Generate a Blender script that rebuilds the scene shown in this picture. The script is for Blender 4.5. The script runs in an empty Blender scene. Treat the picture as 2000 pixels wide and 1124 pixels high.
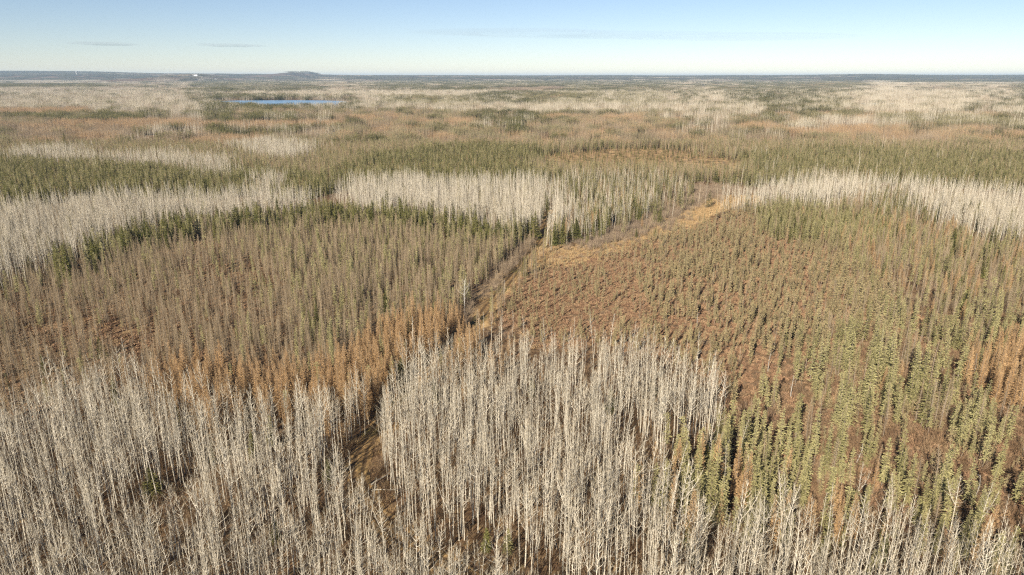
import bpy, math, random
import numpy as np
from mathutils import Matrix, Vector

# ------------------------------------------------------------------ camera, world, sun, exposure
scene = bpy.context.scene
COL = scene.collection
CAM_H = 70.0
PITCH = math.atan(412.0 / 1333.0)          # horizon sits well above the middle of the picture
FPX = 1333.0                               # focal length in pixels of a 2000 px wide frame
cam_data = bpy.data.cameras.new('camera')
cam_data.sensor_width = 36.0
cam_data.lens = 36.0 * FPX / 2000.0
cam_data.clip_start = 0.5
cam_data.clip_end = 200000.0
cam = bpy.data.objects.new('camera', cam_data)
COL.objects.link(cam)
cam.location = (0, 0, CAM_H)
cam.rotation_euler = (math.pi / 2 - PITCH, 0, 0)
scene.camera = cam

SUN_EL = math.radians(29.0)
SUN_AZ = math.radians(28.0)                # light travels 28 degrees to the right of the view
world = bpy.data.worlds.new('World')
scene.world = world
world.use_nodes = True
wn = world.node_tree
bg = wn.nodes['Background']
sky = wn.nodes.new('ShaderNodeTexSky')
sky.sky_type = 'NISHITA'
sky.sun_disc = False
sky.sun_elevation = SUN_EL
sky.sun_rotation = math.pi + SUN_AZ
sky.altitude = 1800.0
sky.air_density = 1.0
sky.dust_density = 0.15
sky.ozone_density = 3.0
tone = wn.nodes.new('ShaderNodeMix')
tone.data_type = 'RGBA'; tone.blend_type = 'MULTIPLY'; tone.inputs[0].default_value = 1.0
tone.inputs[7].default_value = (1.06, 0.975, 0.97, 1)
wn.links.new(sky.outputs[0], tone.inputs[6])
wn.links.new(tone.outputs[2], bg.inputs[0])
bg.inputs[1].default_value = 0.061

sun_data = bpy.data.lights.new('sun', 'SUN')
sun_data.energy = 5.0
sun_data.angle = math.radians(0.53)
sun_data.color = (1.0, 0.915, 0.78)
sun = bpy.data.objects.new('sun', sun_data)
COL.objects.link(sun)
travel = Vector((math.sin(SUN_AZ) * math.cos(SUN_EL), math.cos(SUN_AZ) * math.cos(SUN_EL), -math.sin(SUN_EL)))
sun.rotation_euler = travel.to_track_quat('-Z', 'Y').to_euler()

vs = scene.view_settings
vs.view_transform = 'Standard'
vs.look = 'None'
vs.exposure = 0.88
vs.gamma = 1.0
vs.use_curve_mapping = False
scene.cycles.use_denoising = False
scene.cycles.max_bounces = 3
scene.cycles.diffuse_bounces = 1
scene.cycles.transmission_bounces = 2
scene.cycles.volume_bounces = 0
scene.cycles.filter_width = 1.2
scene.cycles.debug_use_spatial_splits = True

rng = np.random.default_rng(11)
R = random.Random(5)

# ------------------------------------------------------------------ map helpers
CP, SP = math.cos(PITCH), math.sin(PITCH)


def project(x, y, z):
    """World point to pixel of the 2000 px wide frame (used to lay survey outlines on the land)."""
    dz = z - CAM_H
    d = y * CP - dz * SP
    d = np.maximum(d, 0.5)
    u = y * SP + dz * CP
    return 1000 + FPX * x / d, 562 - FPX * u / d


def ground_at(px, py, z=0.0):
    a, b = (px - 1000) / FPX, (562 - py) / FPX
    dx, dy, dz = a, CP + b * SP, -SP + b * CP
    t = (z - CAM_H) / dz
    return dx * t, dy * t


def height_at(py, dist):
    b = (562 - py) / FPX
    return CAM_H + dist * (-SP + b * CP) / (CP + b * SP)


def _hash(ix, iy, seed):
    n = (ix.astype(np.int64) * 374761393 + iy.astype(np.int64) * 668265263 + seed * 974634777) & 0xFFFFFFFF
    n = ((n ^ (n >> 13)) * 1274126177) & 0xFFFFFFFF
    n = n ^ (n >> 16)
    return (n & 0xFFFF) / 65535.0


def vnoise(x, y, seed=0):
    x = np.asarray(x, float); y = np.asarray(y, float)
    ix, iy = np.floor(x), np.floor(y)
    fx, fy = x - ix, y - iy
    fx = fx * fx * (3 - 2 * fx); fy = fy * fy * (3 - 2 * fy)
    a = _hash(ix, iy, seed); b = _hash(ix + 1, iy, seed)
    c = _hash(ix, iy + 1, seed); d = _hash(ix + 1, iy + 1, seed)
    return (a * (1 - fx) + b * fx) * (1 - fy) + (c * (1 - fx) + d * fx) * fy


def fbm(x, y, seed=0, octaves=3):
    s, a, t = 0.0, 1.0, 0.0
    for k in range(octaves):
        s = s + a * vnoise(x * 2 ** k, y * 2 ** k, seed + 17 * k)
        t += a
        a *= 0.5
    return s / t


def inside(px, py, poly):
    px = np.asarray(px); py = np.asarray(py)
    res = np.zeros(px.shape, bool)
    n = len(poly)
    for i in range(n):
        x0, y0 = poly[i]; x1, y1 = poly[(i + 1) % n]
        if y0 == y1:
            continue
        c = ((y0 > py) != (y1 > py)) & (px < (x1 - x0) * (py - y0) / (y1 - y0) + x0)
        res ^= c
    return res


# track centre line on the ground
TRACK_PX = [(1078, 415), (1068, 440), (1058, 470), (1028, 508), (993, 550), (955, 598), (925, 640), (890, 685), (845, 725),
            (795, 762), (758, 800), (733, 845), (708, 885), (700, 930), (722, 985), (785, 1050), (870, 1105), (1000, 1175), (1180, 1270), (1450, 1420)]
TRACK = np.array([ground_at(*p) for p in TRACK_PX])


def spline(pts, per=8):
    out = []
    P = [pts[0]] + list(pts) + [pts[-1]]
    for i in range(1, len(P) - 2):
        p0, p1, p2, p3 = map(np.array, P[i - 1:i + 3])
        for k in range(per):
            t = k / per
            out.append(0.5 * ((2 * p1) + (-p0 + p2) * t + (2 * p0 - 5 * p1 + 4 * p2 - p3) * t * t + (-p0 + 3 * p1 - 3 * p2 + p3) * t ** 3))
    out.append(np.array(P[-2]))
    return np.array(out)


TRACK_S = spline(TRACK, 6)


def track_dist(x, y):
    """Distance to the track and side (+ = right of the track seen from the camera)."""
    best = np.full(np.shape(x), 1e9); side = np.zeros(np.shape(x))
    for i in range(len(TRACK_S) - 1):
        a, b = TRACK_S[i + 1], TRACK_S[i]            # walking away from the camera
        d = b - a; L = d @ d
        t = np.clip(((x - a[0]) * d[0] + (y - a[1]) * d[1]) / L, 0, 1)
        qx, qy = a[0] + t * d[0] - x, a[1] + t * d[1] - y
        dd = np.hypot(qx, qy)
        s = (x - a[0]) * d[1] - (y - a[1]) * d[0]
        m = dd < best
        best = np.where(m, dd, best); side = np.where(m, np.sign(s), side)
    return best, side


def bump(x, y, cx, cy, sx, sy):
    return np.exp(-((x - cx) / sx) ** 2 - ((y - cy) / sy) ** 2)


RIDGE_X = [-900, -200, 0, 190, 290, 430, 600, 1000, 1500, 1690, 1820, 2000, 2600, 3200]
RIDGE_Y = [138, 138, 138.5, 139.5, 142, 144.5, 146.5, 147.5, 147.5, 145.2, 146.5, 146.3, 146, 147]


def terrain(x, y):
    x = np.asarray(x, float); y = np.asarray(y, float)
    d = np.hypot(x, y)
    far = np.clip((d - 2700) / 3000, 0, 1)
    z = far * 16 * (fbm(x / 1800, y / 1200, 3) - 0.25)
    yy = np.maximum(y, 1.0)
    px = 1000 + FPX * (x / yy) / 0.955
    ry = np.interp(px, RIDGE_X, RIDGE_Y)
    zr = CAM_H + 15000 * np.tan(np.arctan((562 - ry) / FPX) - PITCH) - 15
    z = z + np.where(y > 4000, np.maximum(zr, 0) * (np.exp(-((y - 15000) / 3800) ** 2)) * (0.9 + 0.2 * fbm(x / 2500, y / 4000, 8)), 0)
    cx, cy = (582 - 1000) / FPX * 0.955 * 13500, 13500
    z = z + 62 * (np.exp(-np.abs((x - cx) / 270) ** 3 - ((y - cy) / 700) ** 2) + 0.3 * bump(x, y, cx + 260, cy, 420, 700)) * (0.85 + 0.3 * fbm(x / 140, y / 300, 12))
    cx, cy = (375 - 1000) / FPX * 0.955 * 9000, 9000
    z = z + (height_at(141.5, 9000) - 42) * bump(x, y, cx, cy, 300, 900)
    cx, cy = (90 - 1000) / FPX * 0.955 * 11000, 11000
    z = z + 34 * bump(x, y, cx, cy, 1300, 1200)
    near = np.clip((420 - d) / 200, 0, 1)
    z = z + near * 0.5 * (fbm(x / 9, y / 9, 5) - 0.5)
    return z


# ------------------------------------------------------------------ materials
def new_mat(name):
    m = bpy.data.materials.new(name)
    m.use_nodes = True
    nt = m.node_tree
    nt.nodes.clear()
    return m, nt, nt.nodes, nt.links


def plant_mat(name, cols, rough=0.85, translucent=0.0, tint_amount=0.35, hue_rand=1.0):
    """cols: ramp of colours picked by per-plant random and per-spray tint."""
    m, nt, N, L = new_mat(name)
    out = N.new('ShaderNodeOutputMaterial')
    p = N.new('ShaderNodeBsdfPrincipled')
    p.inputs['Roughness'].default_value = rough
    p.inputs['Specular IOR Level'].default_value = 0.2
    oi = N.new('ShaderNodeObjectInfo')
    at = N.new('ShaderNodeAttribute'); at.attribute_name = 'tint'
    mix = N.new('ShaderNodeMath'); mix.operation = 'MULTIPLY_ADD'
    L.new(at.outputs['Fac'], mix.inputs[0]); mix.inputs[1].default_value = tint_amount
    mr = N.new('ShaderNodeMath'); mr.operation = 'MULTIPLY'
    L.new(oi.outputs['Random'], mr.inputs[0]); mr.inputs[1].default_value = 1 - tint_amount
    L.new(mr.outputs[0], mix.inputs[2])
    ramp = N.new('ShaderNodeValToRGB')
    els = ramp.color_ramp.elements
    n = len(cols)
    els[0].position = 0.0; els[0].color = (*cols[0], 1)
    els[1].position = 1.0; els[1].color = (*cols[-1], 1)
    for i in range(1, n - 1):
        e = els.new(i / (n - 1)); e.color = (*cols[i], 1)
    L.new(mix.outputs[0], ramp.inputs[0])
    L.new(ramp.outputs[0], p.inputs['Base Color'])
    if translucent > 0:
        tr = N.new('ShaderNodeBsdfTranslucent')
        L.new(ramp.outputs[0], tr.inputs[0])
        ms = N.new('ShaderNodeMixShader'); ms.inputs[0].default_value = translucent
        L.new(p.outputs[0], ms.inputs[1]); L.new(tr.outputs[0], ms.inputs[2])
        L.new(ms.outputs[0], out.inputs[0])
    else:
        L.new(p.outputs[0], out.inputs[0])
    return m


def bark_mat(name, a, b, scale=3.0):
    m, nt, N, L = new_mat(name)
    out = N.new('ShaderNodeOutputMaterial')
    p = N.new('ShaderNodeBsdfPrincipled'); p.inputs['Roughness'].default_value = 0.8
    p.inputs['Specular IOR Level'].default_value = 0.2
    tc = N.new('ShaderNodeTexCoord')
    mp = N.new('ShaderNodeMapping'); mp.inputs['Scale'].default_value = (2.0, 2.0, 1.0)
    no = N.new('ShaderNodeTexNoise'); no.inputs['Scale'].default_value = scale; no.inputs['Detail'].default_value = 3
    ramp = N.new('ShaderNodeValToRGB')
    ramp.color_ramp.elements[0].position = 0.36; ramp.color_ramp.elements[0].color = (*a, 1)
    ramp.color_ramp.elements[1].position = 0.55; ramp.color_ramp.elements[1].color = (*b, 1)
    L.new(tc.outputs['Object'], mp.inputs[0]); L.new(mp.outputs[0], no.inputs[0]); L.new(no.outputs[0], ramp.inputs[0])
    oi = N.new('ShaderNodeObjectInfo')
    mr = N.new('ShaderNodeMapRange'); mr.inputs[3].default_value = 0.72; mr.inputs[4].default_value = 1.08
    L.new(oi.outputs['Random'], mr.inputs[0])
    mul = N.new('ShaderNodeVectorMath'); mul.operation = 'SCALE'
    L.new(ramp.outputs[0], mul.inputs[0]); L.new(mr.outputs[0], mul.inputs['Scale'])
    L.new(mul.outputs[0], p.inputs['Base Color'])
    L.new(p.outputs[0], out.inputs[0])
    return m


M = {}
M['aspen_bark'] = bark_mat('aspen_bark', (0.31, 0.27, 0.20), (0.67, 0.60, 0.48))
M['birch_bark'] = bark_mat('birch_bark', (0.5, 0.46, 0.4), (0.7, 0.67, 0.61))
M['aspen_twig'] = plant_mat('aspen_twig', [(0.25, 0.20, 0.125), (0.38, 0.315, 0.21), (0.50, 0.425, 0.30), (0.32, 0.26, 0.165)])
M['conifer_bark'] = bark_mat('conifer_bark', (0.17, 0.13, 0.095), (0.30, 0.24, 0.18))
M['snag_wood'] = bark_mat('snag_wood', (0.26, 0.23, 0.19), (0.46, 0.42, 0.36))
M['gold_needle'] = plant_mat('gold_needle', [(0.40, 0.245, 0.122), (0.56, 0.36, 0.178), (0.64, 0.43, 0.222), (0.47, 0.32, 0.178)], translucent=0.25)
M['grey_twig'] = plant_mat('grey_twig', [(0.19, 0.135, 0.078), (0.33, 0.245, 0.142), (0.42, 0.325, 0.195), (0.33, 0.215, 0.115)])
M['olive_needle'] = plant_mat('olive_needle', [(0.18, 0.158, 0.066), (0.29, 0.26, 0.112), (0.40, 0.355, 0.165), (0.26, 0.235, 0.11)], translucent=0.15)
M['bog_needle'] = plant_mat('bog_needle', [(0.19, 0.145, 0.075), (0.30, 0.24, 0.12), (0.36, 0.295, 0.15), (0.32, 0.225, 0.13)], translucent=0.15)
M['green_needle'] = plant_mat('green_needle', [(0.075, 0.082, 0.024), (0.14, 0.142, 0.04), (0.225, 0.21, 0.066), (0.17, 0.15, 0.058)], translucent=0.15)
M['shrub_twig'] = plant_mat('shrub_twig', [(0.13, 0.075, 0.045), (0.22, 0.135, 0.075), (0.28, 0.19, 0.105), (0.20, 0.14, 0.105)])
M['alder_twig'] = plant_mat('alder_twig', [(0.18, 0.125, 0.09), (0.26, 0.19, 0.13), (0.31, 0.235, 0.155), (0.20, 0.15, 0.115)])
M['sedge_blade'] = plant_mat('sedge_blade', [(0.42, 0.27, 0.125), (0.54, 0.37, 0.185), (0.60, 0.44, 0.24), (0.45, 0.29, 0.135)], translucent=0.3)
M['heath_twig'] = plant_mat('heath_twig', [(0.15, 0.085, 0.052), (0.23, 0.135, 0.078), (0.30, 0.185, 0.105), (0.30, 0.215, 0.12)])


# ------------------------------------------------------------------ mesh helpers
class MB:
    def __init__(self):
        self.v, self.f, self.t, self.m = [], [], [], []

    def prism(self, p0, p1, r0, r1, n=3, tint=0.5, mat=0, up=None):
        p0 = Vector(p0); p1 = Vector(p1)
        d = (p1 - p0)
        if d.length < 1e-6:
            return
        d.normalize()
        a = d.orthogonal().normalized(); b = d.cross(a)
        s = len(self.v)
        for k in range(n):
            w = 2 * math.pi * k / n
            self.v.append(p0 + (a * math.cos(w) + b * math.sin(w)) * r0)
        if r1 <= 0:
            self.v.append(p1)
            for k in range(n):
                self.f.append((s + k, s + (k + 1) % n, s + n)); self.t.append(tint); self.m.append(mat)
        else:
            for k in range(n):
                w = 2 * math.pi * k / n
                self.v.append(p1 + (a * math.cos(w) + b * math.sin(w)) * r1)
            for k in range(n):
                self.f.append((s + k, s + (k + 1) % n, s + n + (k + 1) % n, s + n + k)); self.t.append(tint); self.m.append(mat)

    def tri(self, a, b, c, tint=0.5, mat=0):
        s = len(self.v)
        self.v += [Vector(a), Vector(b), Vector(c)]
        self.f.append((s, s + 1, s + 2)); self.t.append(tint); self.m.append(mat)

    def tube(self, pts, radii, n=6, tint=0.5, mat=0):
        rings = []
        for i, p in enumerate(pts):
            d = (Vector(pts[min(i + 1, len(pts) - 1)]) - Vector(pts[max(i - 1, 0)])).normalized()
            a = d.orthogonal().normalized() if abs(d.z) < 0.9 else Vector((1, 0, 0)) - d * d.x
            a.normalize(); b = d.cross(a)
            s = len(self.v)
            for k in range(n):
                w = 2 * math.pi * k / n
                self.v.append(Vector(p) + (a * math.cos(w) + b * math.sin(w)) * radii[i])
            rings.append(s)
        for s0, s1 in zip(rings, rings[1:]):
            for k in range(n):
                self.f.append((s0 + k, s0 + (k + 1) % n, s1 + (k + 1) % n, s1 + k)); self.t.append(tint); self.m.append(mat)

    def add(self, o, loc=(0, 0, 0), rz=0.0, sc=1.0, tint=None, matshift=0):
        s = len(self.v)
        c, sn = math.cos(rz) * sc, math.sin(rz) * sc
        lx, ly, lz = loc
        self.v += [Vector((p.x * c - p.y * sn + lx, p.x * sn + p.y * c + ly, p.z * sc + lz)) for p in o.v]
        self.f += [tuple(i + s for i in f) for f in o.f]
        self.t += [(0.45 * t + 0.55 * tint) if tint is not None else t for t in o.t]
        self.m += [i + matshift for i in o.m]

    def mesh(self, name, mats):
        me = bpy.data.meshes.new(name)
        me.from_pydata([tuple(v) for v in self.v], [], self.f)
        at = me.attributes.new('tint', 'FLOAT', 'FACE')
        at.data.foreach_set('value', np.array(self.t, np.float32))
        for m in mats:
            me.materials.append(m)
        if any(self.m):
            me.polygons.foreach_set('material_index', np.array(self.m, np.int32))
        me.update()
        return me


def curve_stem(h, r, lean, segs=7):
    ax, ay = R.uniform(0, 6.28), R.uniform(0, 6.28)
    pts, rad = [], []
    for i in range(segs + 1):
        t = i / segs
        pts.append(Vector((math.cos(ax) * lean * t * t + 0.12 * math.sin(5 * t + ay), math.sin(ax) * lean * t * t + 0.12 * math.sin(4 * t + ax), h * t)))
        rad.append(r * (1 - t) ** 0.8 + 0.018)
    return pts, rad


def on_stem(pts, t):
    k = t * (len(pts) - 1); i = min(int(k), len(pts) - 2)
    return pts[i].lerp(pts[i + 1], k - i)


def polar(az, el, L):
    return Vector((math.cos(az) * math.cos(el), math.sin(az) * math.cos(el), math.sin(el))) * L


# ------------------------------------------------------------------ tree forms: each returns (trunk, crown) builders
def aspen(h=17.0, detail=2, spread=1.0, low=0.45, twig=1.0, fork=False):
    tr, cr = MB(), MB()
    pts, rad = curve_stem(h, 0.09, R.uniform(0.1, 1.1))
    rad[0] *= 1.25
    tr.tube(pts, rad, 6 if detail == 2 else 4)
    stems = [(pts, low, 1.0)]
    if fork:
        base = on_stem(pts, R.uniform(0.45, 0.6)); az = R.uniform(0, 6.28)
        top = base + polar(az, 1.2, h * 0.42)
        p2 = [base, base.lerp(top, 0.35) + polar(az, 0, 0.35), base.lerp(top, 0.7) + polar(az, 0, 0.25), top]
        tr.tube(p2, [0.07, 0.055, 0.035, 0.015], 5)
        stems.append((p2, 0.15, 0.8))
    for sp, lo, k in stems:
        nb = {2: 19, 1: 13, 0: 8}[detail]
        nb = int(nb * (1 if sp is pts else 0.6))
        az = R.uniform(0, 6.28)
        for i in range(nb):
            u = (i + R.random()) / nb
            t = lo + (0.985 - lo) * u
            az += 2.4 + R.uniform(-0.5, 0.5)
            p = on_stem(sp, t)
            L = (2.7 * (1 - u) ** 0.8 * (0.5 + 0.6 * min(1, u * 4)) + 0.5) * R.uniform(0.55, 1.25) * spread * k
            el = 0.62 + 0.45 * u + R.uniform(-0.3, 0.25)
            r = 0.033 * (1 - 0.55 * u) + 0.008
            tint = R.random()
            mid = p + polar(az, el, L * 0.5)
            end = mid + polar(az + R.uniform(-0.2, 0.2), el + 0.28, L * 0.5)
            if detail >= 1:
                cr.prism(p, mid, r * 1.15, r * 0.8, 3, tint, 1)
                cr.prism(mid, end, r * 0.8, 0, 3, tint, 1)
            else:
                cr.prism(p, end, 0.05, 0, 3, tint)
            ns = {2: 4, 1: 3, 0: 1}[detail]
            for j in range(ns):
                q = R.uniform(0.2, 0.95)
                b = p.lerp(mid, q * 2) if q < 0.5 else mid.lerp(end, q * 2 - 1)
                l2 = L * R.uniform(0.22, 0.45) * (1.15 - 0.4 * q) + 0.25
                a2 = az + R.choice((-1, 1)) * R.uniform(0.4, 1.1)
                e2 = el + R.uniform(-0.1, 0.5)
                tip = b + polar(a2, e2, l2)
                rr = {2: 0.012, 1: 0.019, 0: 0.035}[detail] * twig
                cr.prism(b, tip, rr, 0, 3, R.random())
                if detail == 2:
                    for w in range(2):
                        b3 = b.lerp(tip, R.uniform(0.25, 0.9))
                        cr.prism(b3, b3 + polar(a2 + R.uniform(-0.9, 0.9), e2 + R.uniform(-0.2, 0.5), l2 * R.uniform(0.35, 0.7)), 0.009 * twig, 0, 3, R.random())
        if detail == 2 and sp is pts:
            for i in range(7):                      # dead stubs on the clear bole
                t = R.uniform(0.2, lo)
                p = on_stem(sp, t); a = R.uniform(0, 6.28)
                cr.prism(p, p + polar(a, R.uniform(-0.1, 0.6), R.uniform(0.4, 1.5)), 0.016, 0, 3, R.random())
    return tr, cr


def spray(cr, p, az, el, L, w, n, tint, droop=0.15):
    """A branch carrying needles: a fan of small irregular leaf-sized faces."""
    d = polar(az, el, 1.0); s = Vector((-math.sin(az), math.cos(az), 0)); up = Vector((0, 0, 1))
    for j in range(n):
        a = (j + R.uniform(0, 0.5)) / n
        c = p + d * (L * a) - up * (droop * L * a * a)
        ww = w * (1 - 0.55 * a) * R.uniform(0.6, 1.3)
        l2 = L / n * R.uniform(1.2, 2.0)
        tip = c + d * l2 - up * R.uniform(-0.05, 0.12) * L
        sg = R.choice((-1, 1))
        cr.tri(c - d * 0.05 + s * ww * 0.35 * sg + up * R.uniform(-0.06, 0.06), c + s * ww * sg + d * l2 * 0.5 - up * R.uniform(0.0, 0.16), tip, tint + R.uniform(-0.2, 0.2))
        cr.tri(c - up * R.uniform(0, 0.08), c - s * ww * sg * 0.9 + d * l2 * 0.4 - up * R.uniform(0.0, 0.16), tip + up * R.uniform(-0.08, 0.08), tint + R.uniform(-0.2, 0.2))


def conifer(h, rad_max, whorls, per, detail=2, low=0.1, shape=0.9, el0=-0.15, el1=0.5, width=0.28, dead=0, stemr=0.09, club=0.0, ragged=0.25):
    tr, cr = MB(), MB()
    pts, rads = curve_stem(h, stemr, R.uniform(0, 0.35), 4)
    tr.tube(pts, rads, 5 if detail == 2 else 3)
    nn = {2: 3, 1: 2, 0: 1}[detail]
    for i in range(whorls):
        u = (i + R.uniform(0.1, 0.9)) / whorls
        t = low + (0.99 - low) * u
        rr = rad_max * ((1 - u) ** shape) + 0.12
        if club and u > 0.78:
            rr += club * math.sin((u - 0.78) / 0.22 * math.pi)
        a0 = R.uniform(0, 6.28)
        for k in range(per):
            if R.random() < 0.08:
                continue
            az = a0 + 6.283 * k / per + R.uniform(-0.4, 0.4)
            L = rr * R.uniform(1 - ragged, 1 + ragged)
            spray(cr, on_stem(pts, t), az, el0 + (el1 - el0) * u + R.uniform(-0.15, 0.15), L, width * (0.6 + 0.4 * L / rad_max), nn, R.random())
    top = pts[-1]
    cr.prism(top - Vector((0, 0, 0.3)), top + Vector((0, 0, 0.35)), 0.06, 0, 3, 0.5)
    for i in range(dead):
        p = on_stem(pts, R.uniform(0.05, low + 0.25)); a = R.uniform(0, 6.28)
        cr.prism(p, p + polar(a, R.uniform(-0.3, 0.15), R.uniform(0.3, rad_max)), 0.014, 0, 3, R.random())
    return tr, cr


def larch(h, rad_max, nb, detail=2, bare=False, ragged=0.3, el=0.12):
    """Tamarack: slim stem with many fine near-level branches, feathery with needles or bare and knobbly."""
    tr, cr = MB(), MB()
    pts, rads = curve_stem(h, 0.085, R.uniform(0, 0.4), 5)
    tr.tube(pts, rads, 5 if detail == 2 else 3)
    az = R.uniform(0, 6.28)
    for i in range(nb):
        u = (i + R.random()) / nb
        t = 0.12 + 0.87 * u
        az += 2.399 + R.uniform(-0.5, 0.5)
        L = (rad_max * (1 - u) ** 0.8 * min(1.0, 0.45 + 2.2 * u) + 0.14) * R.uniform(1 - ragged, 1 + ragged)
        e = el + 0.55 * u + R.uniform(-0.2, 0.25)
        p = on_stem(pts, t); tint = R.random()
        end = p + polar(az, e, L) + Vector((0, 0, 0.1 * L))
        rb = {2: 0.017, 1: 0.024, 0: 0.038}[detail]
        cr.prism(p, end, rb, 0, 3, tint)
        ns = {2: 6, 1: 3, 0: 1}[detail]
        s = Vector((-math.sin(az), math.cos(az), 0))
        for j in range(ns):
            q = R.uniform(0.15, 1.0)
            b = p.lerp(end, q)
            l2 = L * R.uniform(0.16, 0.34) + 0.08
            if bare:
                cr.prism(b, b + s * R.choice((-1, 1)) * l2 * 0.8 + polar(az, e, l2 * 0.6) + Vector((0, 0, R.uniform(-0.1, 0.12))), rb * 0.95, 0, 3, R.random())
            else:
                c = b + s * R.uniform(-1, 1) * l2 * 0.6
                v1 = polar(az + R.uniform(-1, 1), e + R.uniform(-0.3, 0.6), l2)
                wd = {2: 0.26, 1: 0.45, 0: 0.6}[detail]
                cr.tri(c, c + v1 * 1.1, c + v1 * 0.4 + polar(R.uniform(0, 6.28), R.uniform(-0.6, 0.9), l2 * wd), tint + R.uniform(-0.3, 0.3))
                if detail == 2:
                    for rpt in range(2):
                        c2 = p.lerp(end, R.uniform(0.15, 1.0))
                        cr.tri(c2, c2 + polar(az + R.uniform(-1.2, 1.2), R.uniform(-0.2, 1.2), l2 * 1.15), c2 + polar(R.uniform(0, 6.28), R.uniform(-0.4, 0.6), l2 * 0.24), tint + R.uniform(-0.3, 0.3))
    return tr, cr


def shrub(h, n, spread, r=0.014):
    b = MB()
    for i in range(n):
        a = R.uniform(0, 6.28); q = R.uniform(0, spread * 0.35)
        p = Vector((math.cos(a) * q, math.sin(a) * q, -0.05))
        L = h * R.uniform(0.6, 1.15)
        e = R.uniform(0.75, 1.45); az = a + R.uniform(-0.7, 0.7)
        end = p + polar(az, e, L)
        t = R.random()
        b.prism(p, end, r, 0, 3, t)
        for j in range(5):
            c = p.lerp(end, R.uniform(0.3, 0.95))
            b.prism(c, c + polar(az + R.uniform(-1.3, 1.3), e + R.uniform(-0.5, 0.3), L * R.uniform(0.2, 0.45)), r * 0.8, 0, 3, R.random())
    return b


def tuft(h, n, spread):
    b = MB()
    for i in range(n):
        a = R.uniform(0, 6.28); q = spread * math.sqrt(R.random())
        p = Vector((math.cos(a) * q, math.sin(a) * q, -0.04))
        az = R.uniform(0, 6.28); w = R.uniform(0.02, 0.05)
        s = Vector((-math.sin(az), math.cos(az), 0)) * w
        b.tri(p - s, p + s, p + polar(az, R.uniform(0.6, 1.4), h * R.uniform(0.6, 1.2)), R.random())
    return b


def heath(n, spread, h):
    b = MB()
    for i in range(n):
        a = R.uniform(0, 6.28); q = spread * math.sqrt(R.random())
        p = Vector((math.cos(a) * q, math.sin(a) * q, -0.04 + 0.25 * h * (1 - q / spread)))
        t = R.random()
        for j in range(3):
            v = polar(R.uniform(0, 6.28), R.uniform(0.3, 1.4), h * R.uniform(0.5, 1.1))
            b.tri(p, p + v, p + v * 0.5 + polar(R.uniform(0, 6.28), 0.3, h * 0.4), t)
    return b


# ------------------------------------------------------------------ species table: forms at three levels of detail
class Species:
    pass


SPEC = {}


def proto_obj(name, me):
    o = bpy.data.objects.new(name, me)      # source forms, never linked to the scene
    return o


def joined(tr, cr):
    b = MB(); b.add(tr); b.add(cr, matshift=1)
    return b


def make_species(key, nominal, bark, crown, near, mid, far, clump_n):
    s = Species(); s.key = key; s.nominal = nominal; s.bark = bark; s.crown = crown
    s.near = []; s.protos = []; s.i_near = []; s.i_mid = []; s.i_clump = []; s.i_big = []
    mats = [bark, crown, bark]
    for f in near:
        tr, cr = f()
        tm, cm = tr.mesh(key + '_trunk', [bark]), cr.mesh(key + '_crown', [crown, bark])
        s.near.append((tm, cm))
        s.i_near.append(len(s.protos)); s.protos.append(proto_obj(key + '_form', joined(tr, cr).mesh(key + '_tree', mats)))
    for f in mid:
        s.i_mid.append(len(s.protos)); s.protos.append(proto_obj(key + '_form', joined(*f()).mesh(key + '_tree', mats)))
    parts = [joined(*far()) for k in range(5)]
    for size, n, idx in ((20.0, clump_n, s.i_clump), (80.0, int(clump_n * 5), s.i_big)):
        for v in range(3):
            b = MB(); g = math.ceil(math.sqrt(n)); c = size / g
            for i in range(g * g):
                if R.random() < 0.12:
                    continue
                x = (i % g + R.uniform(0, 1)) * c - size / 2; y = (i // g + R.uniform(0, 1)) * c - size / 2
                sc = R.uniform(0.7, 1.12)
                b.add(parts[R.randrange(5)], (x, y, 0), R.uniform(0, 6.28), sc, R.random())
            idx.append(len(s.protos)); s.protos.append(proto_obj(key + '_grove', b.mesh(key + '_grove', mats)))
    SPEC[key] = s


make_species('aspen', 17.0, M['aspen_bark'], M['aspen_twig'],
             [lambda: aspen(17, 2, 0.9), lambda: aspen(17, 2, 0.7, 0.55), lambda: aspen(17, 2, 1.05, 0.45), lambda: aspen(17, 2, 0.6, 0.65),
              lambda: aspen(17, 2, 0.8, 0.5, fork=True), lambda: aspen(17, 2, 0.65, 0.45), lambda: aspen(17, 2, 0.7, 0.5, fork=True), lambda: aspen(17, 2, 1.1, 0.5),
              lambda: aspen(17, 2, 0.45, 0.55), lambda: aspen(17, 2, 0.55, 0.5)],
             [lambda: aspen(17, 1, 0.7, 0.45), lambda: aspen(17, 1, 0.55, 0.5), lambda: aspen(17, 1, 0.8, 0.42), lambda: aspen(17, 1, 0.65, 0.5, fork=True), lambda: aspen(17, 1, 0.5, 0.55)],
             lambda: aspen(16, 0, 0.75, 0.4), 22)
make_species('gold', 11.0, M['conifer_bark'], M['gold_needle'],
             [lambda: larch(11, 1.2, 140), lambda: larch(11, 1.0, 130), lambda: larch(11, 1.4, 150), lambda: larch(11, 0.85, 120), lambda: larch(11, 1.1, 140)],
             [lambda: larch(11, 1.3, 75, 1), lambda: larch(11, 1.1, 70, 1), lambda: larch(11, 1.5, 75, 1)],
             lambda: larch(10.5, 1.5, 34, 0), 60)
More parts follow.
